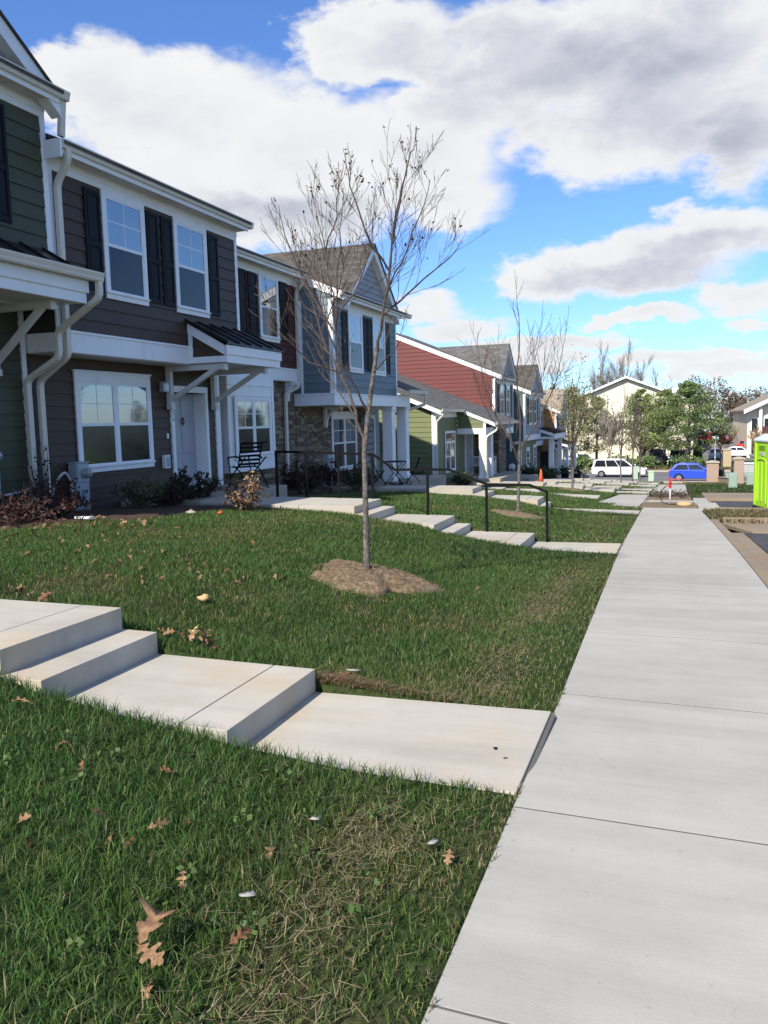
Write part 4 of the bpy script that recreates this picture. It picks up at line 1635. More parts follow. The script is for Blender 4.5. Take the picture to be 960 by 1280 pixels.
rr = random.Random(21)
tx, ty = -2.97, 7.75
gz = float(lawn_z(tx, ty)) + .1
t1 = root('young_tree', 'bare young tree with forked limbs on a mulch mound in the near lawn', 'tree', (tx, ty, gz))
mb = MB()
P0 = [(tx, ty, gz - .1), (tx, ty, gz + .03), (-2.965, 7.75, .6), (-2.965, 7.76, 1.25), (-2.92, 7.75, 1.55), (-2.86, 7.74, 1.9), (-2.80, 7.74, 2.22)]
mb.tube(P0, [.050, .034, .029, .026, .024, .022, .019], n=10, cap=False)
mb.build('trunk', 'bark', t1, smooth=True)
tips = []
mb = MB()
limb(mb, [(-2.80, 7.74, 2.22), (-2.72, 7.70, 2.52), (-2.62, 7.66, 2.95), (-2.55, 7.60, 3.4), (-2.47, 7.62, 3.7), (-2.43, 7.66, 3.9)], .018, .003, rr, tips, 2, .52, .12)
limb(mb, [(-2.70, 7.70, 2.56), (-2.52, 7.9, 2.78), (-2.28, 8.0, 2.98), (-2.08, 8.05, 3.16), (-2.02, 8.1, 3.28)], .011, .0028, rr, tips, 2, .42, .12)
limb(mb, [(-2.96, 7.76, 1.3), (-3.08, 7.86, 1.55), (-3.18, 7.95, 1.85), (-3.28, 7.98, 2.05)], .017, .014, rr, tips, 1, .35, .5)
limb(mb, [(-3.28, 7.98, 2.05), (-3.30, 7.95, 2.40), (-3.36, 8.0, 2.85), (-3.46, 8.05, 3.4), (-3.60, 8.1, 3.92)], .011, .0028, rr, tips, 2, .5, .12)
limb(mb, [(-3.28, 7.98, 2.05), (-3.50, 8.15, 2.28), (-3.66, 8.25, 2.7), (-3.82, 8.3, 3.15), (-3.98, 8.4, 3.55)], .012, .003, rr, tips, 2, .42, .14)
limb(mb, [(-3.31, 7.96, 2.45), (-3.22, 7.8, 2.9), (-3.12, 7.7, 3.4), (-3.07, 7.66, 3.78)], .011, .0028, rr, tips, 2, .45, .13)
limb(mb, [(-2.90, 7.75, 1.62), (-3.02, 7.5, 2.0), (-3.16, 7.3, 2.5), (-3.2, 7.25, 3.0)], .011, .0028, rr, tips, 2, .45, .15)
limb(mb, [(-2.62, 7.66, 2.95), (-2.78, 7.45, 3.3), (-2.88, 7.35, 3.7), (-2.86, 7.3, 3.85)], .011, .003, rr, tips, 2, .38, .14)
limb(mb, [(-2.58, 7.62, 3.2), (-2.42, 7.4, 3.5), (-2.28, 7.3, 3.9), (-2.2, 7.25, 3.95)], .010, .003, rr, tips, 2, .38, .14)
limb(mb, [(-3.28, 7.98, 2.05), (-3.55, 7.8, 2.15), (-3.8, 7.7, 2.45), (-3.95, 7.65, 2.85)], .010, .003, rr, tips, 2, .4, .12)
limb(mb, [(-3.10, 7.87, 1.6), (-3.4, 8.2, 1.85), (-3.7, 8.4, 2.1), (-3.9, 8.5, 2.45)], .009, .003, rr, tips, 2, .38, .13)
limb(mb, [(-3.33, 7.97, 2.6), (-3.12, 8.15, 2.95), (-3.0, 8.25, 3.4), (-2.98, 8.3, 3.75)], .010, .003, rr, tips, 2, .4, .12)
limb(mb, [(-2.66, 7.68, 2.8), (-2.45, 7.5, 3.0), (-2.25, 7.4, 3.35), (-2.1, 7.3, 3.65)], .009, .003, rr, tips, 2, .38, .12)
limb(mb, [(-3.30, 7.95, 2.4), (-3.58, 7.8, 2.95), (-3.72, 7.7, 3.4), (-3.78, 7.7, 3.7)], .011, .003, rr, tips, 2, .42, .12)
limb(mb, [(-3.44, 8.04, 3.3), (-3.27, 7.95, 3.6), (-3.2, 7.9, 3.95)], .008, .003, rr, tips, 2, .36, .12)
limb(mb, [(-3.60, 8.2, 2.5), (-3.45, 8.35, 2.9), (-3.36, 8.4, 3.3)], .008, .003, rr, tips, 2, .36, .12)
limb(mb, [(-2.84, 7.74, 2.02), (-2.6, 7.5, 2.15), (-2.4, 7.35, 2.3)], .009, .003, rr, tips, 2, .35, .2)
mb.build('crown', 'twig', t1, uv=False)
tp = np.array(tips)
tp = tp[(NR.random(len(tp)) < .10) | (tp[:, 2] > 3.75) & (NR.random(len(tp)) < .12)]
V, Q, C = leaf_quads(tp + NR.normal(0, .012, tp.shape), .019, pick_cols(len(tp), [(.07, .04, .03), (.10, .055, .04), (.05, .035, .03)]))
np_mesh('leaves', V, Q, None, C, 'dry_attr', t1, loc=(tx, ty, gz))


def bare_tree(name, label, x, y, zb, H, seed, r=.045, mat='twig', spread=.45, up=.35, depth=4, lean=(0, 0), fork=.32, group=None, kid=(2, 4), rmin=.004):
    rr = random.Random(seed)
    t = root(name, label, 'tree', (x, y, zb), group)
    mb = MB()
    hf = H * fork
    top = Vector((x + lean[0] * hf, y + lean[1] * hf, zb + hf))
    mb.tube([(x, y, zb - .1), (x, y, zb + .05), (x + lean[0] * hf * .5 + rr.gauss(0, .02), y, zb + hf * .5), top], [r * 1.5, r * 1.05, r * .95, r * .85], n=8, cap=False)
    mb.build('trunk', 'bark' if mat == 'twig' else mat, t, smooth=True)
    tips = []
    mb = MB()
    n = rr.randint(3, 5)
    for k in range(n):
        a = 2 * math.pi * (k + rr.random() * .5) / n
        d = Vector((math.cos(a) * .42, math.sin(a) * .42, 1.0))
        grow(mb, top - Vector((0, 0, hf * .12 * k)), d, H * .36, r * .5, depth - 1, rr, tips, spread, up, 5, .10, kid, (.5, .78), rmin)
    grow(mb, top, (lean[0], lean[1], 1), H * .42, r * .75, depth - 1, rr, tips, spread, up, 5, .07, kid, (.5, .78), rmin)
    mb.build('crown', mat, t, uv=False)
    return t, np.array(tips)


bare_tree('young_tree', 'slender bare tree on a small mulch ring beyond the handrail', -3.3, 17.9, float(lawn_z(-3.3, 17.9)), 4.15, 8, .036, depth=4, fork=.34, lean=(.03, 0), rmin=.0036, kid=(3, 4), spread=.58, up=.22)
# small staked trees far down the lawn
tS, tp = bare_tree('young_tree', 'small young tree still holding green leaves, far down the lawn', -4.1, 34.4, float(lawn_z(-4.1, 34.4)), 4.6, 14, .05, depth=3, fork=.35, rmin=.007)
C0 = np.repeat(tp, 9, 0) + NR.normal(0, .2, (len(tp) * 9, 3))
V, Q, C = leaf_quads(C0, .05, pick_cols(len(C0), [(.20, .22, .08), (.25, .24, .10), (.16, .19, .07)]))
np_mesh('leaves', V, Q, None, C, 'leaf_attr', tS, loc=tuple(OFF[tS.name]))
for i, (x, y, H, lab) in enumerate(((-3.2, 50.5, 4.6, 'leftmost thin bare sapling in front of the white minivan'), (-2.75, 54.5, 5.0, 'middle thin bare sapling in front of the white minivan'), (-2.55, 60.0, 4.2, 'rightmost thin bare sapling in front of the white minivan'))):
    bare_tree('sapling', lab, x, y, float(lawn_z(x, y)), H, 40 + i, .05, depth=3, fork=.45, rmin=.009, group='bare saplings far down the lawn')


# ------------------------------------------------------------------ evergreens and far trees
def pine(label, x, y, zb, H, Wd, seed, pal, n=2600, group='evergreens across the street', gap=.18):
    g = np.random.default_rng(seed)
    t = root('evergreen_tree', label, 'tree', (x, y, zb), group)
    MB().tube([(x, y, zb - .2), (x + .05, y, zb + H * .3), (x, y, zb + H * .95)], [H * .022, H * .017, .02], n=8, cap=False).build('trunk', 'bark', t, smooth=True)
    # boughs: clumps scattered round the stem, uneven outline
    nb = int(100 * H / 8)
    hh = gap + (1 - gap) * g.random(nb) ** .85
    ang = g.uniform(0, 6.283, nb)
    prof = np.where(hh < .35, (hh - gap * .6) / (.35 - gap * .6), (1.02 - hh) / .67) ** .75
    rad = Wd * np.clip(prof, .05, 1) * g.uniform(.45, 1.12, nb)
    cen = np.stack([x + rad * np.cos(ang), y + rad * np.sin(ang), zb + H * hh + rad * .12], 1)
    mb = MB()
    for c, h_, r_ in zip(cen, hh, rad):
        mb.tube([(x, y, zb + H * max(.1, h_ - .05)), tuple(c)], [.035, .012], n=3, cap=False)
    mb.build('branches', 'twig', t, uv=False)
    k = n // nb
    sg = np.clip(rad[:, None], .5, 1.3) * np.array([.34, .34, .17])
    P = np.repeat(cen, k, 0) + g.normal(size=(nb * k, 3)) * np.repeat(sg, k, 0)
    bc = np.repeat(pick_cols(nb, pal, .28, g), k, 0)
    V, Q, C = leaf_quads(P, .15, bc * g.uniform(.75, 1.25, (len(P), 1)), aspect=2.4, rng=g)
    np_mesh('crown', V, Q, None, C, 'leaf_attr', t, loc=(x, y, zb))
    return t


PALE = [(.34, .34, .16), (.29, .31, .13), (.38, .35, .20)]
MIDG = [(.24, .29, .11), (.29, .32, .13), (.20, .25, .09)]
DARK = [(.17, .23, .08), (.21, .27, .095), (.13, .19, .07)]
pine('pale yellowish evergreen beside the last house of the row', -12.2, 103, -4.45, 9.4, 3.3, 1, PALE, 6500)
pine('thin pale evergreen in front of the left half of the cream gable', -9.6, 105, -4.45, 8.2, 2.9, 2, PALE, 4200)
pine('mid-green evergreen right of the cream gable peak', -4.5, 107, -4.45, 9.0, 3.0, 3, MIDG, 7000)
pine('bushy green evergreen second from right in the row of evergreens', -1.7, 104, -4.45, 8.7, 3.1, 4, MIDG, 7500)
pine('large dark evergreen at the right end of the row of evergreens', 1.0, 101, -4.45, 9.4, 4.2, 5, DARK, 11000)
pine('low evergreen showing between two taller ones', -3.2, 109, -4.45, 7.0, 2.2, 6, MIDG, 3600)
tR, tp = bare_tree('bare_tree', 'russet bare-twigged tree beside the street sign, right of the evergreens', 4.6, 104, -4.45, 4.9, 77, .09, 'twig_russet', depth=5, fork=.2, kid=(3, 5), rmin=.012)
tR, tp = bare_tree('bare_tree', 'russet bare-twigged tree before the right apartment block', 8.3, 106, -4.45, 4.0, 79, .08, 'twig_russet', depth=5, fork=.22, kid=(3, 4), rmin=.016)
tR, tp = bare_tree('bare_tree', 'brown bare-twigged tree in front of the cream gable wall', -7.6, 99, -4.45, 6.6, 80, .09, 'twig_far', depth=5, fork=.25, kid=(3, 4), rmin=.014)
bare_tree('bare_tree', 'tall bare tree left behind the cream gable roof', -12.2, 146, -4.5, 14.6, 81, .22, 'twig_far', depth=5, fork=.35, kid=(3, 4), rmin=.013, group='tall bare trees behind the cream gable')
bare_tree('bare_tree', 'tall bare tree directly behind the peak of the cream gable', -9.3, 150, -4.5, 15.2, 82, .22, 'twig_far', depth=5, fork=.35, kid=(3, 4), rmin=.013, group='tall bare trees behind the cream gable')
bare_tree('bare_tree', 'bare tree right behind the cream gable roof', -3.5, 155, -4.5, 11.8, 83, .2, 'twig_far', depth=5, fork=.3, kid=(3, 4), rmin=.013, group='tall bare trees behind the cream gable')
# low shrubs under the evergreens
for i, (x, y, r_) in enumerate(((-6.3, 98, 1.2), (-3.6, 97.5, 1.3), (.9, 97, 1.5), (-10.5, 98, 1.2))):
    g = np.random.default_rng(60 + i)
    P = np.array([x, y, -3.8]) + g.normal(size=(700, 3)) * np.array([r_ * .5, .5, .34])
    P = P[P[:, 2] > -4.5]
    V, Q, C = leaf_quads(P, .16, pick_cols(len(P), DARK, .3, g), rng=g)
    o = np_mesh('hedge_shrub', V, Q, None, C, 'leaf_attr', loc=(x, y, -4.45))
    tag(o, ['dark shrub under the evergreens by the minivan roof', 'dark shrub beside the black parked car under the evergreens', 'dark shrub below the largest evergreen', 'dark shrub beyond the last house, at the far kerb'][i], 'shrub', 'shrubs along the far kerb')

# far wood on the horizon
g = np.random.default_rng(9)
P, Cc = [], []
for x in np.arange(-75, 130, 2.6):
    y = 205 + g.uniform(-15, 25)
    h = 11.3 + 1.8 * math.sin(x * .16 + .6) + 1.6 * math.sin(x * .41) + g.uniform(-1, 1.6)
    n = 900
    q = g.normal(size=(n, 3))
    q *= (g.random(n) ** .4 / np.linalg.norm(q, axis=1))[:, None] * np.array([2.6, 2.6, h * .36]) * g.uniform(.8, 1.1)
    q += np.array([x, y, -4.5 + h * .62])
    q = q[(q[:, 2] > -4.5) & (np.abs(q[:, 2] - (-4.5 + h * .62)) < h * .40)]
    P.append(q)
    pal = [(.15, .085, .055), (.20, .12, .075), (.12, .085, .06)] if g.random() < .74 else [(.05, .08, .035), (.065, .095, .045)]
    Cc.append(pick_cols(len(q), pal, .2, g))
    # stems
P, Cc = np.concatenate(P), np.concatenate(Cc)
V, Q, C = leaf_quads(P, .34, Cc, aspect=2.8, rng=g)
tag(np_mesh('far_woods', V, Q, None, C, 'dry_attr'), kind='stuff')

# ------------------------------------------------------------------ apartment blocks across the street
hb = root('apartment_building', 'cream gable-ended apartment block behind the evergreens', 'building', (-6.8, 125, -4.5))
mb = MB()
hw, ze_, za_ = 8.6, 3.0, 6.4
mb.box(-6.9 - hw, -6.9 + hw, 118, 160, -4.6, ze_, 1)
mb.prism([(-6.9 - hw, ze_), (-6.9 + hw, ze_), (-6.9, za_)], 'y', 118, 160, 1)
lap(mb, 'y', 118, -6.9 - hw, -6.9 + hw, -4.4, za_, clip=lambda z: (-6.9 - hw * min(1, (za_ - z) / (za_ - ze_)), -6.9 + hw * min(1, (za_ - z) / (za_ - ze_))), expo=.3)
mb.build('wall', ['siding_cream', 'siding_cream'], hb)
mb = MB()
for s in (-1, 1):
    mb.prism([(-6.9 + s * (hw + .5), ze_ - .18), (-6.9, za_ + .05), (-6.9, za_ + .28), (-6.9 + s * (hw + .5), ze_ + .05)], 'y', 117.4, 160.5)
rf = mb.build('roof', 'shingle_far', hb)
mb = MB()
for s in (-1, 1):
    mb.prism([(-6.9 + s * (hw + .55), ze_ - .22), (-6.9, za_ + .02), (-6.9, za_ + .3), (-6.9 + s * (hw + .55), ze_ + .06)], 'y', 117.3, 117.42)
mb.build('rake_board', 'white_trim', hb)
MB().box(-1.9, -1.7, 119, 119.2, 4.0, 5.1).build('vent_pipe', 'pvc_grey', hb)
MB().box(-10.6, -10.4, 119, 119.2, 4.0, 5.4).build('vent_pipe', 'pvc_grey', hb)
MB().lathe([(0, 0), (.35, .05), (.5, .16), (.48, .18), (.0, .04)], (-.6, 118.6, 4.6), 'y', 16).build('satellite_dish', 'sash_white', hb)
for x in (-12.6, -2.2):
    for z in (-3.3, -.3):
        mb = MB()
        mb.box(x, x + 1.0, 117.92, 118, z, z + 1.5)
        w_ = mb.build('window', 'white_trim', hb)
        MB().box(x + .1, x + .9, 117.90, 117.92, z + .1, z + 1.4).build('pane', 'glass_lower', w_)
hb2 = root('apartment_building', 'cream apartment block with white columns at the right edge', 'building', (15, 125, -4.5))
mb = MB()
x0, x1, zl, zp = 8.3, 22.3, 1.75, 5.1
mb.box(x0, x1, 118, 150, -4.6, zl)
mb.prism([(x0, zl), (x1, zl), ((x0 + x1) / 2, zp)], 'y', 118, 150)
mb.build('wall', 'siding_cream', hb2)
mb = MB()
xm = (x0 + x1) / 2
for s in (-1, 1):
    mb.prism([(xm + s * 7.5, zl - .25), (xm, zp + .02), (xm, zp + .25), (xm + s * 7.5, zl - .02)], 'y', 116.6, 150.5)
mb.build('roof', 'shingle_far', hb2)
mb = MB()
for s in (-1, 1):
    mb.prism([(xm + s * 7.55, zl - .5), (xm, zp - .25), (xm, zp + .28), (xm + s * 7.55, zl + .0)], 'y', 116.5, 116.6)
mb.build('rake_board', 'white_trim', hb2)
for x in (9.6, 11.4, 13.6):
    MB().box(x, x + .35, 117.0, 117.35, -4.6, zl + (x - x0) * .3).build('column', 'white_trim', hb2)
for x in (8.7, 10.2, 12.2):
    for z in (-4.0, -1.2):
        w_ = MB().box(x, x + .9, 117.9, 118, z, z + 1.9).build('window', 'white_trim', hb2)
        MB().box(x + .1, x + .8, 117.87, 117.9, z + .1, z + 1.8).build('pane', 'glass_lower', w_)
for x in (9.95, 11.75):
    MB().box(x, x + 1.65, 117.1, 118, -1.5, -1.35).build('balcony', 'soffit', hb2)
    MB().box(x, x + 1.65, 117.1, 117.16, -1.35, -.4).build('balcony_rail', 'siding_maroon', hb2)

# ------------------------------------------------------------------ vehicles
def paint(name, col, rough=.35):
    m = nmat(name, col, rough, .6)
    m.node_tree.nodes['Principled BSDF'].inputs['Coat Weight'].default_value = .25
    return name


for n_, c_ in (('car_white', (.72, .73, .74)), ('car_blue', (.012, .06, .52)), ('car_black', (.018, .018, .02)), ('car_grey', (.33, .37, .40)), ('car_red', (.42, .02, .02)), ('car_teal', (.03, .05, .065))):
    paint(n_, c_)
nmat('tyre', (.02, .02, .021), .8, .2)
nmat('rim', (.45, .46, .47), .3, .6, .8)
nmat('lens_red', (.35, .01, .01), .2, .6)
nmat('lens_clear', (.7, .72, .74), .15, .7)
nmat('plastic_black', (.02, .02, .022), .5, .4)


def car(label, loc, rz, mat, L, Wd, H, kind='hatch', cat='car', group=None, detail=True):
    """nose towards local +x"""
    c = local_root('parked_car', label, cat, loc, rz, group)
    h = L / 2
    if kind == 'van':
        low = [(-h + .05, .35), (-h, .62), (-h + .02, 1.0), (h * .52, 1.0), (h * .86, .86), (h * .97, .70), (h, .45), (h - .06, .28)]
        roofp = [(-h + .05, .99), (-h + .28, H - .12), (-h + .55, H), (h * .05, H), (h * .22, H - .07), (h * .60, .99)]
    elif kind == 'suv':
        low = [(-h + .05, .42), (-h, .65), (-h + .02, 1.05), (h * .45, 1.05), (h * .88, .98), (h * .98, .82), (h, .5), (h - .06, .36)]
        roofp = [(-h + .06, 1.04), (-h + .30, H - .1), (-h + .6, H), (h * .02, H), (h * .14, H - .06), (h * .42, 1.04)]
    elif kind == 'sedan':
        low = [(-h + .06, .3), (-h, .58), (-h + .06, .93), (-h + .75, .97), (h * .38, .92), (h * .84, .78), (h * .97, .64), (h, .42), (h - .08, .24)]
        roofp = [(-h + .62, .95), (-h + 1.15, H - .06), (-h + 1.5, H), (h * .02, H), (h * .10, H - .05), (h * .44, .91)]
    else:
        low = [(-h + .05, .33), (-h, .58), (-h + .03, .96), (-h + .25, 1.0), (h * .42, .92), (h * .82, .80), (h * .96, .66), (h, .44), (h - .07, .27)]
        roofp = [(-h + .12, .98), (-h + .42, H - .16), (-h + .75, H - .02), (-h + 1.2, H), (h * .0, H - .03), (h * .10, H - .08), (h * .50, .91)]
    wr = .33 if kind not in ('suv',) else .37
    wx = [-h * .62, h * .63]
    # lower body outline with wheel arches
    out = list(low)
    for x in reversed(wx):
        pts = []
        for k in range(9):
            a = math.pi * k / 8
            pts.append((x + (wr + .05) * math.cos(a), .27 + (wr + .06) * math.sin(a)))
        out += pts
    mb = MB()
    w = Wd / 2
    mb.prism(out, 'y', -w, w)
    # roof / greenhouse with tumble-home
    n = len(roofp)
    i0 = len(mb.v)
    zb = roofp[0][1]
    for s in (-1, 1):
        for x, z in roofp:
            mb.v.append((x, s * (w - .02 - .15 * max(0, z - zb) / (H - zb + 1e-6) * .85), z))
    mb.f.append(tuple(range(i0, i0 + n)))
    mb.f.append(tuple(range(i0 + 2 * n - 1, i0 + n - 1, -1)))
    mb.m += [0, 0]
    for k in range(n):
        k2 = (k + 1) % n
        mb.f.append((i0 + k, i0 + n + k, i0 + n + k2, i0 + k2))
        mb.m.append(0)
    mb.build('body', mat, c, bevel=.05, seg=3, smooth=False, uv=False)
    # glass
    def gy_(z):
        return w - .02 - .15 * max(0, z - zb) / (H - zb + 1e-6) * .85 + .006
    z0, z1 = zb + .04, H - .11
    def xa(z, front):
        seq = roofp[len(roofp) // 2:] if front else roofp[:len(roofp) // 2 + 1]
        for (a, b) in zip(seq, seq[1:]):
            if min(a[1], b[1]) <= z <= max(a[1], b[1]) and abs(a[1] - b[1]) > 1e-6:
                return a[0] + (b[0] - a[0]) * (z - a[1]) / (b[1] - a[1])
        return seq[-1][0]
    r0, r1, f0, f1 = xa(z0, False) + .16, xa(z1, False) + .12, xa(z0, True) - .16, xa(z1, True) - .10
    nw = 3 if kind in ('van', 'suv') else 2
    mb = MB()
    for k in range(nw):
        a, b = k / nw, (k + 1) / nw
        for s in (-1, 1):
            A = lambda t: r0 + (f0 - r0) * t
            B = lambda t: r1 + (f1 - r1) * t
            g_ = .035
            mb.poly([(A(a) + g_, s * gy_(z0), z0), (A(b) - g_, s * gy_(z0), z0), (B(b) - g_, s * gy_(z1), z1), (B(a) + g_, s * gy_(z1), z1)])
    wz0, wz1 = zb + .06, H - .1
    for front in (True, False):
        xb, xt = xa(wz0, front), xa(wz1, front)
        e = .012 if front else -.012
        yb, yt = gy_(wz0) - .12, gy_(wz1) - .12
        mb.poly([(xb + e, -yb, wz0), (xb + e, yb, wz0), (xt + e, yt, wz1), (xt + e, -yt, wz1)])
    mb.build('window', 'car_glass', c)
    for x in wx:
        for s in (-1, 1):
            t = MB()
            t.lathe([(wr * .62, -.1), (wr * .96, -.1), (wr, -.06), (wr, .06), (wr * .96, .1), (wr * .62, .1)], (x, s * (w - .09), wr), 'y', 24)
            wh = t.build('wheel', 'tyre', c, smooth=False)
            r_ = MB()
            yo = s * (w - .005)
            r_.lathe([(wr * .64, -.07), (wr * .64, .005), (wr * .56, .0), (wr * .54, -.04)], (x, yo, wr), 'y', 24)
            for k in range(5):
                a = 2 * math.pi * k / 5
                ca, sa = math.cos(a), math.sin(a)
                r_.tube([(x + ca * .03, yo - s * .02, wr + sa * .03), (x + ca * wr * .58, yo - s * .02, wr + sa * wr * .58)], .03, rect=(.06, .03), up=(0, 1, 0))
            r_.lathe([(.06, -.02), (.05, .015)], (x, yo, wr), 'y', 12)
            r_.build('rim', 'rim', wh)
    zl = low[-3][1]
    for s in (-1, 1):
        MB().box(h - .30, h - .04, s * (w - .1) - .09, s * (w - .1) + .096, zl - .02, zl + .12).build('headlight', 'lens_clear', c, bevel=.03)
        MB().box(-h - .012, -h + .10, s * (w - .12) - .1, s * (w - .12) + .124, .72, .98).build('tail_light', 'lens_red', c, bevel=.02)
        m_ = MB()
        xm = xa(z0, True) - .12
        m_.box(xm - .06, xm + .08, s * (w + .09) - .08, s * (w + .09) + .08, z0 - .02, z0 + .13)
        m_.build('mirror', mat, c, bevel=.03)
    MB().box(h - .05, h + .015, -w + .35, w - .35, .30, .52).build('grille', 'plastic_black', c, bevel=.01)
    mb = MB()
    for s in (-1, 1):
        mb.box(-h * .25, -h * .25 + .16, s * w - .012, s * w + .018, zb - .14, zb - .11)
        mb.box(h * .12, h * .12 + .16, s * w - .012, s * w + .018, zb - .14, zb - .11)
    mb.build('door_handle', mat if detail else mat, c)
    return c


rd = lambda y: float(zs(y)) + .01
car('white minivan on the cross street', (-5.45, 83.3, rd(83.3)), math.radians(-3), 'car_white', 5.05, 1.95, 1.76, 'van', 'minivan')
car('bright blue hatchback partly behind the brick pillar', (1.35, 73.6, rd(73.6)), math.radians(-4), 'car_blue', 4.2, 1.8, 1.52, 'hatch')
gl = -4.46
car('black sport utility vehicle parked nose-out under the evergreens left of the bushier one', (-2.75, 105.5, gl), math.radians(-70), 'car_black', 4.6, 1.9, 1.8, 'suv')
car('dark teal sport utility vehicle parked under the evergreens above the blue hatchback', (-.1, 104.5, gl), math.radians(-95), 'car_teal', 4.5, 1.9, 1.7, 'suv')
car('silver-grey car facing the street beside the tall white sign post', (4.35, 110, gl), math.radians(-93), 'car_grey', 4.5, 1.85, 1.55, 'suv')
car('white sedan on the lot beyond the tan pillar', (7.6, 119.0, gl), math.radians(-8), 'car_white', 4.7, 1.8, 1.45, 'sedan')
car('dark red car behind the white sedan', (9.8, 124.0, gl + .57), math.radians(-10), 'car_red', 4.6, 1.8, 1.6, 'suv')
car('red car high on the far lot left of the white sedan', (4.9, 131, gl + 1.55), math.radians(-30), 'car_red', 4.6, 1.8, 1.5, 'sedan')
car('white car parked on the far lot above the red one', (4.6, 139, gl + 2.67), math.radians(-20), 'car_white', 4.6, 1.8, 1.5, 'sedan')
car('white car with dark windows at the far kerb behind the saplings', (-10.9, 100.5, gl), math.radians(-60), 'car_white', 4.4, 1.8, 1.55, 'hatch')
mb = MB()
mb.hexa([(3, 112, -4.6), (40, 112, -4.6), (40, 120, -4.6), (3, 120, -4.6), (3, 112, -4.46), (40, 112, -4.46), (40, 120, -4.45), (3, 120, -4.45)])
mb.hexa([(3, 120, -4.6), (40, 120, -4.6), (40, 150, -4.6), (3, 150, -4.6), (3, 120, -4.45), (40, 120, -4.45), (40, 150, -.25), (3, 150, -.25)])
tag(mb.build('far_parking_lot', 'road_asphalt'), kind='structure')

# ------------------------------------------------------------------ street furniture
def plastic(name, col, rough=.4):
    m, t, b = setup(name, rough, .45)
    p = pos(t)
    n = t.noise(t.vec('MULTIPLY', p, (2, 2, .7)), 3, 4)
    t.set(b.inputs['Base Color'], t.mix(n, tuple(x * .88 for x in col), tuple(min(1, x * 1.08) for x in col)))


plastic('lime', (.36, .64, .025), .38)
plastic('lime_dark', (.22, .42, .02), .4)
plastic('potty_roof', (.55, .60, .62), .35)
plastic('utility_green', (.26, .34, .275), .55)
plastic('marker_green', (.36, .48, .35), .55)
plastic('paper', (.32, .31, .28), .8)
plastic('cone_orange', (.80, .13, .04), .5)
plastic('hydrant_red', (.55, .035, .04), .4)
plastic('steel_grey', (.42, .42, .42), .45)
plastic('mail_grey', (.50, .50, .47), .5)
plastic('bench_white', (.80, .79, .75), .45)
plastic('sack_tan', (.52, .34, .16), .8)
plastic('bin_black', (.02, .021, .022), .5)

pt = local_root('portable_toilet', 'lime green portable toilet with a pale grey roof at the right edge', 'toilet', (2.80, 26.45, float(zs(26.4)) - .125), math.radians(16))
w = .56
mb = MB()
mb.box(-w - .03, w + .03, -w - .03, w + .03, 0, .14)
mb.build('skid_base', 'plastic_black', pt, bevel=.02)
mb = MB()
mb.box(-w, w, -w, w, .14, 2.02)
for s in (-1, 1):
    for a, b in ((-w + .02, -w + .12), (w - .12, w - .02)):
        mb.box(s * w - .03, s * w + .03, a, b, .16, 2.0)
    for yy in (-.28, 0, .28):
        mb.box(s * w - .02, s * w + .022, yy - .035, yy + .035, .3, 1.45)
    # arched panel moulding
    pts = [(s * (w + .012), -.36, .25), (s * (w + .012), -.36, 1.40)]
    for k in range(9):
        a = math.pi * (1 - k / 8)
        pts.append((s * (w + .012), .36 * math.cos(a), 1.42 + .12 * math.sin(a)))
    pts += [(s * (w + .012), .36, .25)]
    mb.tube(pts, .025, n=6)
mb.build('cabin', 'lime', pt, bevel=.02)
mb = MB()
mb.box(-w + .09, w - .09, -w - .035, -w + .0, .17, 1.98)
mb.box(-w + .16, w - .16, -w - .055, -w - .03, .26, 1.05)
mb.box(-w + .16, w - .16, -w - .055, -w - .03, 1.12, 1.72)
d = mb.build('door', 'lime', pt, bevel=.015)
mb = MB()
mb.box(w - .2, w - .12, -w - .09, -w - .03, .98, 1.12)
mb.build('handle', 'plastic_black', d)
for k in range(3):
    MB().box(-w + .08, -w + .13, -w - .055, -w - .02, .4 + .55 * k, .5 + .55 * k).build('hinge', 'plastic_black', d)
mb = MB()
for s in (-1, 1):
    for k in range(4):
        mb.box(s * w - .02, s * w + .016, -.22, .22, 1.80 + k * .035, 1.815 + k * .035)
mb.build('vent', 'lime_dark', pt)
mb = MB()
mb.box(-w - .017, -w - .0, -.16, .02, 1.62, 1.74)
mb.box(-w - .017, -w - .0, .05, .2, 1.66, 1.70)
mb.build('maker_plate', 'steel_grey', pt)
mb = MB()
mb.prism([(-w - .04, 2.02), (w + .04, 2.02), (w + .04, 2.10), (w * .6, 2.22), (-w * .6, 2.22), (-w - .04, 2.10)], 'y', -w - .04, w + .04)
mb.build('roof', 'potty_roof', pt, bevel=.03)
MB().lathe([(.05, 0), (.05, .2), (.06, .2), (.06, .23), (0, .25)], (.3, .3, 2.2), n=12).build('vent_pipe', 'potty_roof', pt, smooth=True)


def pillar(label, x, y, zb, wd, h, mat, cap='concrete_far'):
    p = root('gate_pillar', label, 'pillar', (x, y, zb), 'masonry pillars by the street')
    MB().box(x - wd / 2, x + wd / 2, y - wd / 2, y + wd / 2, zb - .2, zb + h - .12).build('shaft', mat, p)
    mb = MB()
    mb.box(x - wd / 2 - .07, x + wd / 2 + .07, y - wd / 2 - .07, y + wd / 2 + .07, zb + h - .12, zb + h - .02)
    mb.prism([(x - wd / 2 - .04, zb + h - .02), (x + wd / 2 + .04, zb + h - .02), (x + .1, zb + h + .05), (x - .1, zb + h + .05)], 'y', y - wd / 2 - .04, y + wd / 2 + .04)
    mb.build('cap', cap, p, bevel=.015)
    return p


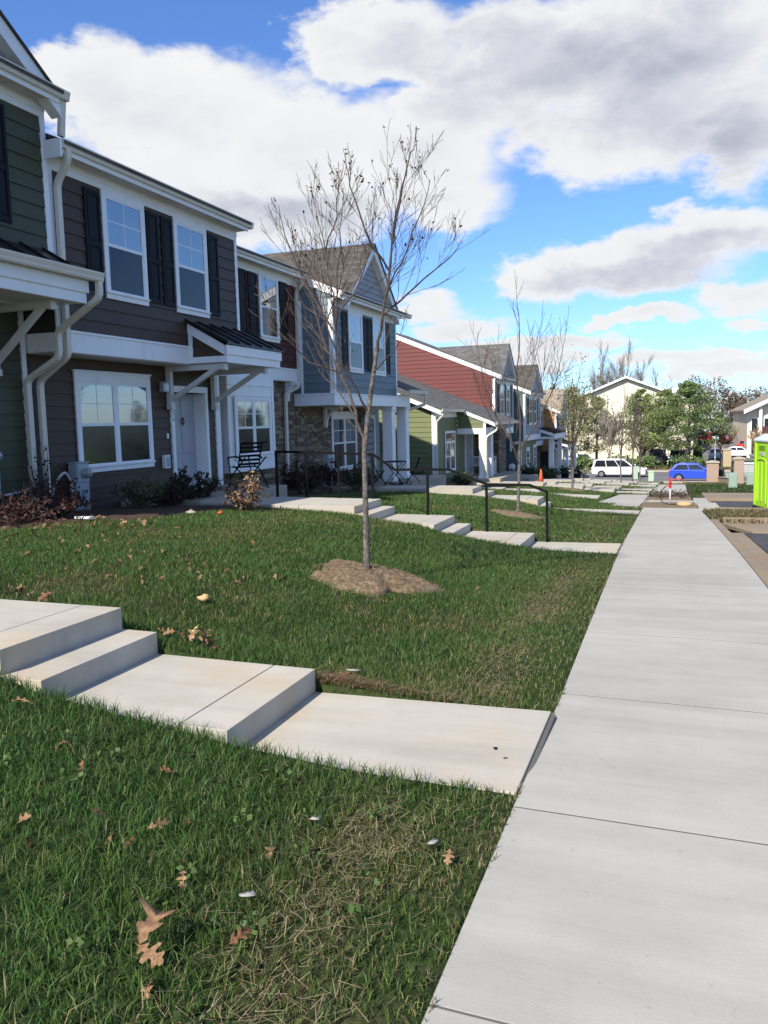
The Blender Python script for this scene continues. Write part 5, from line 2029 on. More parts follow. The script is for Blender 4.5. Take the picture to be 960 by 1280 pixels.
pillar('brick pillar with a flat cap overlapping the blue hatchback', 2.35, 66.5, float(zs(66.5)), .82, 1.6, 'brick_pillar')
pillar('brick pillar beside the green utility box, left of the mailbox bank', 3.75, 60, float(zs(60)), .62, 1.75, 'brick_pillar')
pillar('yellowish stone pillar across the street in front of the silver-grey car', 4.97, 99, -4.46, .85, 1.95, 'brick_tan')
gw = root('garden_wall', 'low brick wall between the two brick pillars', 'wall', (3.0, 63.3, float(zs(63.3))))
mb = MB()
mb.hexa([(2.72, 66.2, -4.2), (2.92, 66.25, -4.2), (3.72, 60.35, -3.7), (3.5, 60.3, -3.7), (2.72, 66.2, -3.28), (2.92, 66.25, -3.28), (3.72, 60.35, -2.92), (3.5, 60.3, -2.92)])
mb.build('wall', 'brick_pillar', gw)
mb = MB()
mb.hexa([(2.68, 66.2, -3.28), (2.96, 66.25, -3.28), (3.76, 60.35, -2.92), (3.46, 60.3, -2.92), (2.68, 66.2, -3.21), (2.96, 66.25, -3.21), (3.76, 60.35, -2.85), (3.46, 60.3, -2.85)])
mb.build('coping', 'concrete_far', gw)


def utility(label, x, y, zb, w, d, h):
    o = root('utility_box', label, 'utility box', (x, y, zb), 'pale green utility boxes')
    mb = MB()
    mb.hexa([(x - w / 2, y - d / 2, zb), (x + w / 2, y - d / 2, zb), (x + w / 2, y + d / 2, zb), (x - w / 2, y + d / 2, zb),
             (x - w / 2, y - d / 2, zb + h * .93), (x + w / 2, y - d / 2, zb + h * .93), (x + w / 2, y + d / 2, zb + h), (x - w / 2, y + d / 2, zb + h)])
    mb.build('cabinet', 'utility_green', o, bevel=.02)
    mb = MB()
    mb.hexa([(x - w / 2 - .12, y - d / 2 - .05, zb + h * .72), (x - w / 2 - .003, y - d / 2 - .05, zb + h * .6), (x - w / 2 - .003, y + d / 2, zb + h * .6), (x - w / 2 - .12, y + d / 2, zb + h * .72),
             (x - w / 2 - .16, y - d / 2 - .05, zb + h * .98), (x - w / 2 - .003, y - d / 2 - .05, zb + h * .95), (x - w / 2 - .003, y + d / 2, zb + h * .98), (x - w / 2 - .16, y + d / 2, zb + h)])
    mb.build('open_flap', 'utility_green', o)
    MB().box(x - w / 2 + .04, x + w / 2 - .04, y - d / 2 - .012, y - d / 2 + .0, zb + .06, zb + h * .82).build('door', 'utility_green', o, bevel=.006)
    return o


utility('pale green utility box with a tilted flap left of the portable toilet', 2.62, 46.2, float(zs(46.2)), .42, .35, .78)
utility('pale green utility box half hidden behind the portable toilet', 3.95, 52.5, float(zs(52.5)), .5, .4, .75)
for x, y, lab, h in ((-3.72, 78.6, 'taller pale green marker post in front of the minivan', 1.1), (-2.12, 70.5, 'short pale green marker post right of the minivan', .85)):
    o = root('marker_post', lab, 'post', (x, y, float(zs(y))))
    zb = float(zs(y))
    MB().box(x - .22, x + .22, y - .15, y + .15, zb - .1, zb + h).build('post', 'marker_green', o, bevel=.03)
    MB().box(x - .24, x + .24, y - .17, y + .17, zb + h - .1, zb + h + .03).build('cap', 'marker_green', o, bevel=.03)

# bank of mailboxes, street sign, bins
mx, my = 4.55, 63.2
mzb = float(zs(my))
ml = root('mailbox_bank', 'grey mailbox bank on posts behind the portable toilet', 'mailbox', (mx, my, mzb))
MB().box(mx - .42, mx + .42, my - .25, my + .25, mzb + .62, mzb + 1.35).build('cabinet', 'mail_grey', ml, bevel=.02)
mb = MB()
mb.prism([(mx - .5, mzb + 1.35), (mx + .5, mzb + 1.35), (mx + .44, mzb + 1.44), (mx - .44, mzb + 1.44)], 'y', my - .32, my + .32)
mb.build('roof', 'bench_white', ml)
for s in (-1, 1):
    MB().box(mx + s * .28 - .05, mx + s * .28 + .05, my - .06, my + .06, mzb - .1, mzb + .62).build('post', 'plastic_black', ml)
mb = MB()
for i in range(3):
    for j in range(3):
        mb.box(mx - .38 + i * .26, mx - .15 + i * .26, my - .262, my - .25, mzb + .66 + j * .225, mzb + .86 + j * .225)
mb.build('mail_door', 'steel_grey', ml, bevel=.006)
for x, y, lab in ((2.95, 68.0, 'black bin at the right side of the brick pillar by the blue hatchback'), (4.05, 69.0, 'black bin behind the low wall, left of the second brick pillar')):
    zb = float(zs(y)) + .06
    o = root('litter_bin', lab, 'bin', (x, y, zb))
    MB().lathe([(.2, 0), (.26, .05), (.29, .8), (.31, .82), (.31, .88), (.22, .95), (0, .97)], (x, y, zb), n=16).build('body', 'bin_black', o, smooth=True)
sx_, sy_ = 3.83, 101.5
sg = root('street_sign', 'tall white sign post beside the dark evergreen', 'sign', (sx_, sy_, -4.46))
MB().tube([(sx_, sy_, -4.5), (sx_, sy_, -1.1)], .07, n=8).build('post', 'bench_white', sg)
MB().box(sx_ - .35, sx_ + .35, sy_ - .03, sy_ + .03, -1.5, -1.15).build('sign_plate', 'bench_white', sg)

# yard hydrant with red head and hose
hx, hy = -.25, 26.9
hz = float(zs(hy)) + .02
hd = root('yard_hydrant', 'red-headed yard hydrant with a black hose in the mulch strip', 'hydrant', (hx, hy, hz))
MB().tube([(hx, hy, hz - .1), (hx, hy, hz + .52)], .028, n=10).build('standpipe', 'steel_grey', hd, smooth=True)
mb = MB()
mb.lathe([(.028, 0), (.034, .02), (.034, .16), (.044, .17), (.044, .22), (.02, .24)], (hx, hy, hz + .5), n=12)
mb.tube([(hx, hy, hz + .72), (hx + .02, hy, hz + .76), (hx + .28, hy, hz + .79), (hx + .36, hy, hz + .76), (hx + .39, hy, hz + .66)], [.018, .017, .015, .014, .014], n=8)
mb.tube([(hx, hy, hz + .58), (hx - .10, hy, hz + .60), (hx - .15, hy, hz + .54)], .018, n=8)
mb.tube([(hx, hy, hz + .74), (hx - .06, hy, hz + .80), (hx + .05, hy, hz + .83)], .018, n=6)
mb.build('head', 'hydrant_red', hd, smooth=True)
mb = MB()
mb.tube([(hx - .15, hy, hz + .55), (hx - .24, hy + .0, hz + .44), (hx - .30, hy, hz + .26), (hx - .24, hy - .05, hz + .1), (hx - .08, hy - .1, hz + .03), (hx + .2, hy - .15, hz + .02), (hx + .5, hy - .4, hz + .02), (hx + .72, hy - .6, hz + .02)], .014, n=6)
mb.build('hose', 'rubber', hd, smooth=True)
mb = MB()
g = np.random.default_rng(3)
mb.lathe([(.02, 0), (.2, .01), (.24, .06), (.2, .11), (.08, .14), (0, .14)], (hx + .42, hy - .4, hz), n=12)
tag(mb.build('sandbag', 'sack_tan', None, smooth=True, loc=(hx + .42, hy - .4, hz)), 'tan bag lying in the mulch strip beside the red hydrant', 'bag')
# low dead plants in the second strip
for i in range(9):
    g = np.random.default_rng(200 + i)
    x, y = -.95 + i * .155, 31.3 + g.uniform(0, 2.6)
    zb = float(zs(y))
    P = np.array([x, y, zb + .1]) + g.normal(size=(130, 3)) * np.array([.10, .12, .07])
    P[:, 2] = np.maximum(P[:, 2], zb + .01)
    V, Q, C = leaf_quads(P, .035, pick_cols(130, [(.09, .06, .045), (.07, .06, .035), (.13, .09, .06)], .3, g), rng=g)
    tag(np_mesh('ground_plant', V, Q, None, C, 'dry_attr', loc=(x, y, zb)), 'low withered brown plant in the strip behind the hydrant', 'plant', 'withered plants behind the hydrant')

# traffic cone
cx_, cy_ = -5.9, 37.8
cz = max(float(lawn_z(cx_, cy_)), -1.55) + .03
cn = root('traffic_cone', 'orange traffic cone standing on the front path by the far houses', 'cone', (cx_, cy_, cz))
MB().box(cx_ - .19, cx_ + .19, cy_ - .19, cy_ + .19, cz, cz + .04).build('foot', 'cone_orange', cn, bevel=.02)
MB().lathe([(.14, .04), (.03, .68), (.02, .70), (0, .70)], (cx_, cy_, cz), n=20).build('body', 'cone_orange', cn, smooth=True)

# ------------------------------------------------------------------ porch furniture
def tub(par, name, pts, r=.013, n=7, mat='black_metal'):
    return MB().tube(pts, r, n=n).build(name, mat, par, smooth=True)


ch = local_root('folding_chair', 'black metal folding armchair on the porch in front of the white bay', 'chair', (-8.35, 15.1, .237), math.radians(-25))
for s in (-.26, .26):
    tub(ch, 'leg', [(-.30, s, 0), (-.22, s, .25), (.05, s, .44), (.27, s, .62), (.30, s, .64)], .014)
    tub(ch, 'leg', [(.34, s, 0), (.10, s, .36), (-.12, s, .47)], .014)
    tub(ch, 'arm', [(-.30, s, .60), (-.28, s, .64), (.0, s, .66), (.16, s, .62)], .018)
    tub(ch, 'arm', [(-.22, s, .25), (-.30, s, .60)], .012)
    tub(ch, 'back_frame', [(.05, s, .44), (.13, s, .75), (.20, s, .93), (.36, s, .94)], .014)
mb = MB()
for k in range(7):
    x = -.26 + k * .055
    mb.box(x - .02, x + .02, -.25, .25, .43, .445)
mb.build('seat', 'black_metal', ch)
mb = MB()
for k in range(6):
    t = k / 5
    mb.box(.07 + .13 * t - .006, .07 + .13 * t + .006, -.25, .25, .50 + .42 * t - .022, .50 + .42 * t + .022)
mb.build('backrest', 'black_metal', ch)
tub(ch, 'stretcher', [(-.30, -.26, .06), (-.30, .26, .06)], .01)
tub(ch, 'stretcher', [(.32, -.26, .05), (.32, .26, .05)], .01)

tb = local_root('bistro_table', 'small black folding bistro table on the blue house porch', 'table', (-8.62, 25.35, -.5), 0)
MB().lathe([(0, .715), (.33, .715), (.35, .722), (.35, .74), (.33, .745), (0, .745)], (0, 0, 0), n=24).build('tabletop', 'black_metal', tb)
for s in (-.2, .2):
    tub(tb, 'leg', [(-.32, s, 0), (.30, s, .715)], .012)
    tub(tb, 'leg', [(.32, s, 0), (-.30, s, .715)], .012)
tub(tb, 'stretcher', [(-.3, -.2, .03), (-.3, .2, .03)], .01)
tub(tb, 'stretcher', [(.3, -.2, .03), (.3, .2, .03)], .01)
bc = None
for k, (x, y, rz, lab) in enumerate(((-8.25, 26.1, 200, 'black bistro chair on the right of the small porch table'), (-9.05, 24.9, 20, 'black bistro chair on the left of the small porch table, by the wall'))):
    if bc is None:
        bc = local_root('bistro_chair', lab, 'chair', (x, y, -.5), math.radians(rz), 'chairs at the porch table')
        for s in (-.19, .19):
            tub(bc, 'leg', [(-.2, s, 0), (.18, s, .45)], .011)
            tub(bc, 'leg', [(.24, s, 0), (-.06, s, .45), (-.2, s, .82)], .011)
        mb = MB()
        for q in range(5):
            mb.box(-.15 + q * .07, -.105 + q * .07, -.2, .2, .445, .46)
        mb.build('seat', 'black_metal', bc)
        mb = MB()
        mb.box(-.20, -.185, -.2, .2, .72, .80)
        mb.box(-.175, -.16, -.2, .2, .60, .66)
        mb.build('backrest', 'black_metal', bc)
    else:
        c2 = copy_tree(bc)
        c2.location = (x, y, -.5)
        c2.rotation_euler = (0, 0, math.radians(rz))
        c2['label'] = lab

bn = local_root('garden_bench', 'white lattice-backed bench on the olive house porch', 'bench', (-9.0, 39.75, -1.18), 0)
mb = MB()
for k in range(5):
    mb.box(-.62, .62, -.42 + k * .09, -.35 + k * .09, .42, .445)
mb.build('seat', 'bench_white', bn)
for sx__ in (-.6, .6):
    for yy, hh in ((-.4, .62), (.02, .86)):
        MB().box(sx__ - .03, sx__ + .03, yy - .03, yy + .03, 0, hh).build('leg', 'bench_white', bn)
    MB().box(sx__ - .035, sx__ + .035, -.44, .04, .60, .635).build('arm', 'bench_white', bn)
mb = MB()
mb.box(-.6, .6, .0, .04, .82, .88).box(-.6, .6, .0, .04, .47, .52)
for k in range(9):
    x0 = -.6 + k * .135
    mb.tube([(x0, .02, .5), (min(.6, x0 + .27), .02, .85)], .012, n=4)
    mb.tube([(min(.6, x0 + .27), .02, .5), (x0, .02, .85)], .012, n=4)
mb.build('backrest', 'bench_white', bn)
mb = MB()
mb.lathe([(0, 0), (.42, 0), (.42, .012), (0, .014)], (0, 0, 0), n=24)
m, t, b = setup('mat_weave', .95, .1)
p = pos(t)
w_ = t.n('ShaderNodeTexWave', {'Scale': 9.0, 'Distortion': 1.5, 'Detail': 2.0})
t.set(w_.inputs['Vector'], p)
t.set(b.inputs['Base Color'], t.ramp(w_.outputs['Fac'], [(.2, (.16, .06, .06)), (.5, (.30, .24, .20)), (.8, (.10, .07, .09))]))
o = MB().box(-9.35, -8.5, 14.5, 15.35, .238, .25).build('door_mat', 'mat_weave', None, loc=(-8.9, 14.9, .238))
tag(o, 'patterned door mat in front of the grey door', 'mat')
mb = MB()
mb.hexa([(-9.1, 10.75, .02), (-8.45, 10.75, .02), (-8.45, 11.05, .02), (-9.1, 11.05, .02), (-9.1, 10.75, .16), (-8.45, 10.75, .10), (-8.45, 11.05, .10), (-9.1, 11.05, .16)])
tag(mb.build('splash_block', 'concrete_far', None, bevel=.02, loc=(-8.8, 10.9, .05)), 'grey concrete splash block below the downspouts', 'splash block')
zz = float(lawn_z(-7.2, 9.1))
mb = MB()
mb.box(-7.68, -7.38, 9.07, 9.13, zz + .0, zz + .035)
tag(mb.build('edging_stick', 'bench_white', None, bevel=.01, loc=(-7.25, 9.1, zz)), 'short white edging piece lying at the edge of the planting bed', 'edging')


# ------------------------------------------------------------------ shrubs
def shrub(name, label, x, y, r, h, pal, n=900, stem=True, seed=0, leaf=.03, mat='leaf_attr', cat='shrub', group=None, zb=None, fill=.6):
    g = np.random.default_rng(seed)
    zb = float(lawn_z(x, y)) if zb is None else zb
    t = root(name, label, cat, (x, y, zb), group)
    mb = MB()
    ends = []
    ns = int(26 + r * 20)
    for k in range(ns):
        a = g.uniform(0, 6.283)
        sp_ = g.random() ** .6
        e = np.array([x + r * sp_ * math.cos(a), y + r * sp_ * math.sin(a), zb + h * (1 - .45 * sp_ ** 2) * g.uniform(.6, 1.08)])
        s = np.array([x + .12 * r * math.cos(a), y + .12 * r * math.sin(a), zb - .02])
        mid = (s + e) / 2 + np.array([math.cos(a), math.sin(a), .5]) * .05 * r
        mb.tube([s, mid, e], [.007, .005, .0025], n=4, cap=False)
        for _ in range(3):
            q = mid + (e - mid) * g.random()
            e2 = q + g.normal(size=3) * np.array([.14, .14, .10]) * r * 1.4 + np.array([0, 0, .08 * h])
            mb.tube([q, e2], [.003, .0018], n=3, cap=False)
            ends.append((q, e2))
        ends.append((mid, e))
        ends.append((s + (mid - s) * .5, mid))
    mb.build('stems', 'twig', t, uv=False)
    E_ = np.array(ends)
    i = g.integers(0, len(E_), n)
    u = g.random(n)[:, None] ** fill
    P = E_[i, 0] + (E_[i, 1] - E_[i, 0]) * u + g.normal(size=(n, 3)) * .02
    P[:, 2] = np.maximum(P[:, 2], zb + .01)
    V, Q, C = leaf_quads(P, leaf, pick_cols(n, pal, .3, g), rng=g)
    np_mesh('foliage', V, Q, None, C, mat, t, loc=(x, y, zb))
    return t


DKG = [(.025, .04, .02), (.035, .055, .025), (.05, .05, .025)]
RED = [(.06, .024, .02), (.085, .034, .026), (.045, .026, .02), (.12, .06, .045)]
DRY = [(.30, .20, .12), (.38, .28, .18), (.22, .13, .08), (.17, .09, .05)]
shrub('shrub', 'dark evergreen shrub with reddish twigs left of the grey door', -8.35, 13.05, .62, .66, DKG + [(.07, .03, .02)], 2600, seed=1, leaf=.03)
shrub('shrub', 'reddish shrub at the left end beside the dark green one under the window', -8.3, 12.2, .42, .42, RED[:3] + DKG[:1], 1300, seed=2, leaf=.026)
shrub('hydrangea', 'dried tan hydrangea at the front edge of the porch', -6.55, 11.75, .40, .54, DRY, 800, seed=3, leaf=.034, mat='dry_attr')
shrub('shrub', 'red-leaved shrub over fallen leaves at the foot of the dark green house', -8.3, 9.1, .75, .46, RED, 1900, seed=4, leaf=.03)
shrub('shrub', 'low red-leaved shrub at the left picture edge', -7.9, 8.0, .75, .36, RED, 1500, seed=5, leaf=.03)
shrub('shrub', 'sparse green shrub with a tan stalk under the double window', -8.5, 11.65, .45, .52, [(.05, .085, .03), (.08, .12, .04), (.14, .12, .06)], 800, seed=6, leaf=.035)
shrub('shrub', 'thin dark climber in front of the two downspouts', -9.2, 10.3, .28, 1.1, [(.02, .02, .015), (.03, .03, .02)], 150, seed=7, leaf=.028)
shrub('shrub', 'dark red shrub against the stone wall beyond the handrail', -9.6, 20.6, .85, .95, RED, 2600, seed=8, leaf=.034)
shrub('shrub', 'second dark red shrub against the stone wall, nearer the meter box', -9.55, 22.2, .55, .7, RED, 1400, seed=9, leaf=.034, zb=-.3)
shrub('shrub', 'rounded green shrub below the stone wall window', -9.2, 24.1 - .7, .55, .85, [(.09, .10, .035), (.12, .12, .045), (.06, .07, .03)], 1900, seed=10, leaf=.035, zb=-.5)
shrub('shrub', 'red shrub to the right of the green one under the stone porch', -9.4, 24.9, .45, .5, RED, 900, seed=11, leaf=.03, zb=-.5)
shrub('shrub', 'low dark shrub at the front corner of the blue house porch slab', -7.9, 23.55, .5, .28, DKG, 900, seed=12, leaf=.03)
shrub('shrub', 'dark shrub along the olive green wall, left one', -10.6, 32.6, .7, .75, DKG, 1500, seed=13, leaf=.045)
shrub('shrub', 'dark shrub along the olive green wall, beside the white corner post', -9.9, 32.7, .6, .6, DKG + [(.10, .05, .03)], 1300, seed=14, leaf=.045)
shrub('shrub', 'green shrub under the tall window of the olive house', -8.9, 35.2, .7, .6, [(.06, .09, .04), (.09, .12, .05)], 1300, seed=15, leaf=.045)
shrub('flowering_shrub', 'mauve-pink flowering shrub below the stone-walled window', -8.5, 43.0, .8, .8, [(.25, .12, .17), (.12, .06, .06), (.08, .07, .04)], 1600, seed=16, leaf=.06)
shrub('shrub', 'dark shrub at the teal wall', -8.5, 48.5, .9, 1.0, DKG, 1500, seed=17, leaf=.06)
shrub('shrub', 'yellow-green shrub in front of the teal-sided house', -7.6, 50.6, .9, .8, [(.12, .13, .05), (.09, .11, .04)], 1500, seed=18, leaf=.06)
shrub('shrub', 'dark green shrub by the far porch steps', -7.8, 53.2, .8, .9, DKG + [(.08, .1, .04)], 1300, seed=19, leaf=.06)
for x, y, lab, c_ in ((-7.6, 59.5, 'dark pot plant left of the farthest porch', 'a'), (-7.2, 63.5, 'dark tub with a plant at the middle of the farthest porch', 'b'), (-6.9, 66.5, 'white pot with pale flowers at the end of the farthest porch', 'c')):
    zb = float(lawn_z(x, y)) + .02
    o = root('plant_pot', lab, 'plant pot', (x, y, zb))
    MB().lathe([(.22, 0), (.3, .5), (.34, .52), (.34, .58), (.28, .58), (.26, .5), (0, .48)], (x, y, zb), n=16).build('pot', 'bin_black' if c_ != 'c' else 'bench_white', o, smooth=True)
    g = np.random.default_rng(ord(c_))
    P = np.array([x, y, zb + .75]) + g.normal(size=(260, 3)) * np.array([.18, .18, .15])
    V, Q, C = leaf_quads(P, .07, pick_cols(260, DKG if c_ != 'c' else [(.5, .45, .4), (.2, .25, .1)], .3, g), rng=g)
    np_mesh('plant', V, Q, None, C, 'leaf_attr', o, loc=(x, y, zb))
# white disc-like planter by the mauve house
o = MB().lathe([(0, 0), (.18, .02), (.2, .05), (.18, .07), (0, .05)], (0, 0, 0), 'y', 18).build('garden_disc', 'bench_white')
o.location = (-8.9, 46.6, -1.25)
tag(o, 'round white garden ornament at the corner of the mauve house', 'ornament')
st_ = MB().tube([(0, .03, -.8), (0, .03, -.2)], .02, n=6).build('stake', 'steel_grey', o)

# ------------------------------------------------------------------ grass
def hash2(ix, iy, s=0):
    h = (ix.astype(np.int64) * 374761393 + iy.astype(np.int64) * 668265263 + s * 1442695041) & 0xffffffff
    h = ((h ^ (h >> 13)) * 1274126177) & 0xffffffff
    return ((h ^ (h >> 16)) & 0xffff) / 65535.0


def vnoise(x, y, s=0):
    ix, iy = np.floor(x), np.floor(y)
    fx, fy = x - ix, y - iy
    fx, fy = fx * fx * (3 - 2 * fx), fy * fy * (3 - 2 * fy)
    a, b = hash2(ix, iy, s), hash2(ix + 1, iy, s)
    c, d = hash2(ix, iy + 1, s), hash2(ix + 1, iy + 1, s)
    return (a * (1 - fx) + b * fx) * (1 - fy) + (c * (1 - fx) + d * fx) * fy


def fbm(x, y, s=0):
    return vnoise(x, y, s) * .5 + vnoise(x * 2.1, y * 2.1, s + 1) * .3 + vnoise(x * 4.3, y * 4.3, s + 2) * .2


def free(x, y, pad=.0):
    ok = np.ones(len(x), bool)
    for (a, b, c, d) in PATHS:
        ok &= ~((x > a - pad) & (x < b + pad) & (y > c - pad) & (y < d + pad))
    for (mx_, my_, rx, ry) in MOUNDS:
        q = ((x - mx_) / rx) ** 2 + ((y - my_) / ry) ** 2
        ok &= q > .80 + .35 * vnoise(x * 5, y * 5, 9)
    return ok


def blades(name, x, y, zb, h, w, lean, col, rng, mat='grass_attr'):
    n = len(x)
    a = rng.uniform(0, 6.283, n)
    la = rng.uniform(0, 6.283, n)
    d = np.stack([np.cos(a), np.sin(a)], 1) * (w / 2)[:, None]
    l = np.stack([np.cos(la), np.sin(la)], 1) * (lean * h)[:, None]
    B = np.stack([x, y], 1)
    up1 = h * .55
    V = np.empty((n, 5, 3), np.float32)
    V[:, 0, :2], V[:, 1, :2] = B - d, B + d
    V[:, 0, 2] = V[:, 1, 2] = zb - .006
    m = B + l * .32
    V[:, 2, :2], V[:, 3, :2] = m + d * .8, m - d * .8
    V[:, 2, 2] = V[:, 3, 2] = zb + up1
    V[:, 4, :2] = B + l
    V[:, 4, 2] = zb + np.maximum(.004, h * np.sqrt(np.clip(1 - lean ** 2 * .75, .03, 1)))
    i = np.arange(n)[:, None] * 5
    Q = i + np.array([[0, 1, 2, 3]])
    T = i + np.array([[3, 2, 4]])
    return tag(np_mesh(name, V.reshape(-1, 3), Q, T, np.repeat(col, 5, 0), mat), kind='stuff')


def lawn_zone(x0, x1, y0, y1, dens, h0, w0, seed, crop=None):
    rng = np.random.default_rng(seed)
    n = int((x1 - x0) * (y1 - y0) * dens)
    x, y = rng.uniform(x0, x1, n), rng.uniform(y0, y1, n)
    # gather into tufts
    tx_, ty_ = np.round(x / .055) * .055, np.round(y / .055) * .055
    tx_ += (hash2(np.round(x / .055), np.round(y / .055), 1) - .5) * .05
    ty_ += (hash2(np.round(x / .055), np.round(y / .055), 2) - .5) * .05
    k = rng.uniform(.25, 1, n)
    x, y = tx_ + (x - tx_) * k, ty_ + (y - ty_) * k
    edge = xl(y) + .05 * (fbm(y * 3, y * 0 + 3, 4) - .55) + .008
    ok = (x < edge) & free(x, y, .0)
    if crop:
        ok &= crop(x, y)
    x, y = x[ok], y[ok]
    n = len(x)
    d = xl(y) - x
    patch = fbm(x * 1.1, y * 1.1, 11)
    fine = fbm(x * 5, y * 5, 17)
    # dry, thin strip along the pavement and scattered worn spots
    strip = np.clip(1 - np.abs(d - (.44 + .2 * (fbm(y * .9, y * 0, 5) - .5))) / .27, 0, 1) * np.clip((patch - .30) / .25, 0, 1)
    edge_dry = np.clip(1 - d / .12, 0, 1) * .7
    worn = np.clip((patch - .60) / .10, 0, 1) * np.clip((fine - .42) / .2, 0, 1)
    dry = np.clip(np.maximum(np.maximum(strip * 1.0, edge_dry), worn * .75), 0, 1)
    dry = np.maximum(dry, np.clip(.25 - .2 * d, 0, .25))
    keep = rng.random(n) > dry * .25
    x, y, d, patch, fine, dry = (q[keep] for q in (x, y, d, patch, fine, dry))
    n = len(x)
    h = h0 * rng.uniform(.55, 1.25, n) * (.72 + .62 * fine) * (1 - .5 * dry)
    h *= np.where(d < .7, .55 + .45 * np.clip(d / .7, 0, 1), 1)
    lean = rng.beta(2, 2.2, n) * 1.0 + .12
    isdry = rng.random(n) < dry * .5 + .03
    green = np.array([(.048, .110, .024), (.063, .138, .033), (.038, .090, .024), (.088, .166, .038), (.056, .120, .035)])
    c = green[rng.integers(0, 5, n)] * rng.uniform(.8, 1.25, (n, 1)) * (.86 + .55 * fbm(x * .8, y * .8, 23))[:, None]
    c[:, 0] *= 1 + .5 * patch
    lime = dry[:, None] * np.array([.045, .025, .008])
    c = c + lime
    straw = np.array([(.30, .23, .12), (.24, .18, .09), (.36, .29, .17), (.17, .12, .07)])[rng.integers(0, 4, n)] * rng.uniform(.7, 1.15, (n, 1))
    c = np.where(isdry[:, None], straw, c)
    lean = np.where(isdry, rng.uniform(.7, 1.05, n), lean)
    h = np.where(isdry, h * 1.15, h)
    w = w0 * rng.uniform(.6, 1.25, n)
    blades('grass', x, y, lawn_z(x, y) - .012, h, w, lean, c, rng)


lawn_zone(-4.4, -.4, 1.2, 5.0, 6200, .074, .0042, 31)
lawn_zone(-9.3, -.4, 5.0, 9.5, 3300, .054, .0052, 32, lambda x, y: x > -8.6)
lawn_zone(-8.3, -3.2, 2.6, 5.0, 900, .07, .007, 36, lambda x, y: (x < -4.4) & (x > -1.15 * y - 1.5))
lawn_zone(-8.5, -.4, 9.5, 14.0, 1900, .052, .0075, 33)
lawn_zone(-9.6, -.5, 14.0, 24.0, 800, .055, .012, 34)
lawn_zone(-10, -.6, 24.0, 42.0, 260, .06, .022, 35)
lawn_zone(-10, -.7, 42.0, 68.0, 60, .085, .05, 37)


def verge(x0, x1, y0, y1, dens, h0, w0, seed, dryp, green=(.05, .075, .02)):
    rng = np.random.default_rng(seed)
    n = int((x1 - x0) * (y1 - y0) * dens)
    x, y = rng.uniform(x0, x1, n), rng.uniform(y0, y1, n)
    z = ground_h(x, y)
    dr = rng.random(n) < dryp * (.5 + fbm(x * .8, y * .8, seed))
    c = np.array(green) * rng.uniform(.7, 1.4, (n, 1))
    c = np.where(dr[:, None], np.array((.24, .185, .10)) * rng.uniform(.6, 1.2, (n, 1)), c)
    blades('grass', x, y, z, h0 * rng.uniform(.6, 1.3, n), w0 * rng.uniform(.7, 1.3, n), rng.uniform(.2, .95, n), c, rng)


verge(.62, 11, 20.7, 25.4, 420, .09, .02, 51, .55, (.075, .085, .03))
verge(.6, 14, 40.6, 56.4, 110, .09, .05, 52, .12, (.045, .08, .02))
verge(-9, 14, 58.3, 67.2, 70, .10, .06, 53, .5, (.08, .10, .03))
verge(-14, -1.2, 66, 72, 70, .10, .06, 54, .2, (.06, .10, .025))
verge(-16, 14, 92.2, 99, 40, .14, .09, 55, .55, (.10, .11, .035))

def weeds():
    g = np.random.default_rng(91)
    P, C_, S_ = [], [], []
    for _ in range(46):
        x, y = g.uniform(-3.4, -.8), g.uniform(1.6, 4.9)
        if not free(np.array([x]), np.array([y]), .12)[0]:
            continue
        n = g.integers(6, 16)
        q = np.array([x, y, float(lawn_z(x, y)) + .045]) + g.normal(size=(n, 3)) * np.array([.035, .035, .012])
        P.append(q)
        C_.append(pick_cols(n, [(.09, .16, .04), (.07, .13, .035), (.12, .17, .05)], .2, g))
    P, C_ = np.concatenate(P), np.concatenate(C_)
    V, Q, C = leaf_quads(P, .014, C_, flat=.2, aspect=1.3, rng=g)
    tag(np_mesh('lawn_weeds', V, Q, None, C, 'leaf_attr'), kind='stuff')


weeds()

# loose straw on the tree mound and along the bare strip
def straws(x, y, zb, L, rng, cols):
    n = len(x)
    a = rng.uniform(0, 6.283, n)
    d = np.stack([np.cos(a), np.sin(a), rng.uniform(-.1, .35, n)], 1) * (L / 2)[:, None]
    s = np.stack([-np.sin(a), np.cos(a), np.zeros(n)], 1) * .0012
    C_ = np.stack([x, y, zb], 1)
    V = np.stack([C_ - d - s, C_ - d + s, C_ + d + s * .5, C_ + d - s * .5], 1).reshape(-1, 3)
    return V, np.arange(n * 4).reshape(-1, 4), np.repeat(cols, 4, 0)


g = np.random.default_rng(70)
n = 2600
a, r_ = g.uniform(0, 6.283, n), np.sqrt(g.random(n)) * np.where(g.random(n) < .15, 1.22, 1.0)
x, y = -2.95 + .62 * r_ * np.cos(a), 7.80 + .62 * r_ * np.sin(a)
zb = lawn_z(x, y) + .016 + .115 * np.maximum(0, 1 - (r_ / 1.0) ** 2.2) + .004
V, Q, C = straws(x, y, zb, g.uniform(.03, .09, n), g, pick_cols(n, [(.30, .22, .12), (.22, .15, .08), (.38, .30, .18), (.13, .085, .05)], .25, g))
tag(np_mesh('mulch_straw', V, Q, None, C, 'dry_attr'), kind='stuff')
n = 3300
y = g.uniform(1.4, 9.5, n)
x = xl(y) - np.abs(g.normal(.44, .15, n))
ok = free(x, y) & (fbm(x * 1.1, y * 1.1, 11) > .36)
x, y = x[ok], y[ok]
n = len(x)
V, Q, C = straws(x, y, lawn_z(x, y) + g.uniform(.0, .03, n), g.uniform(.03, .10, n), g, pick_cols(n, [(.30, .24, .13), (.22, .17, .09), (.38, .31, .19)], .25, g))
tag(np_mesh('dry_straw', V, Q, None, C, 'dry_attr'), kind='stuff')

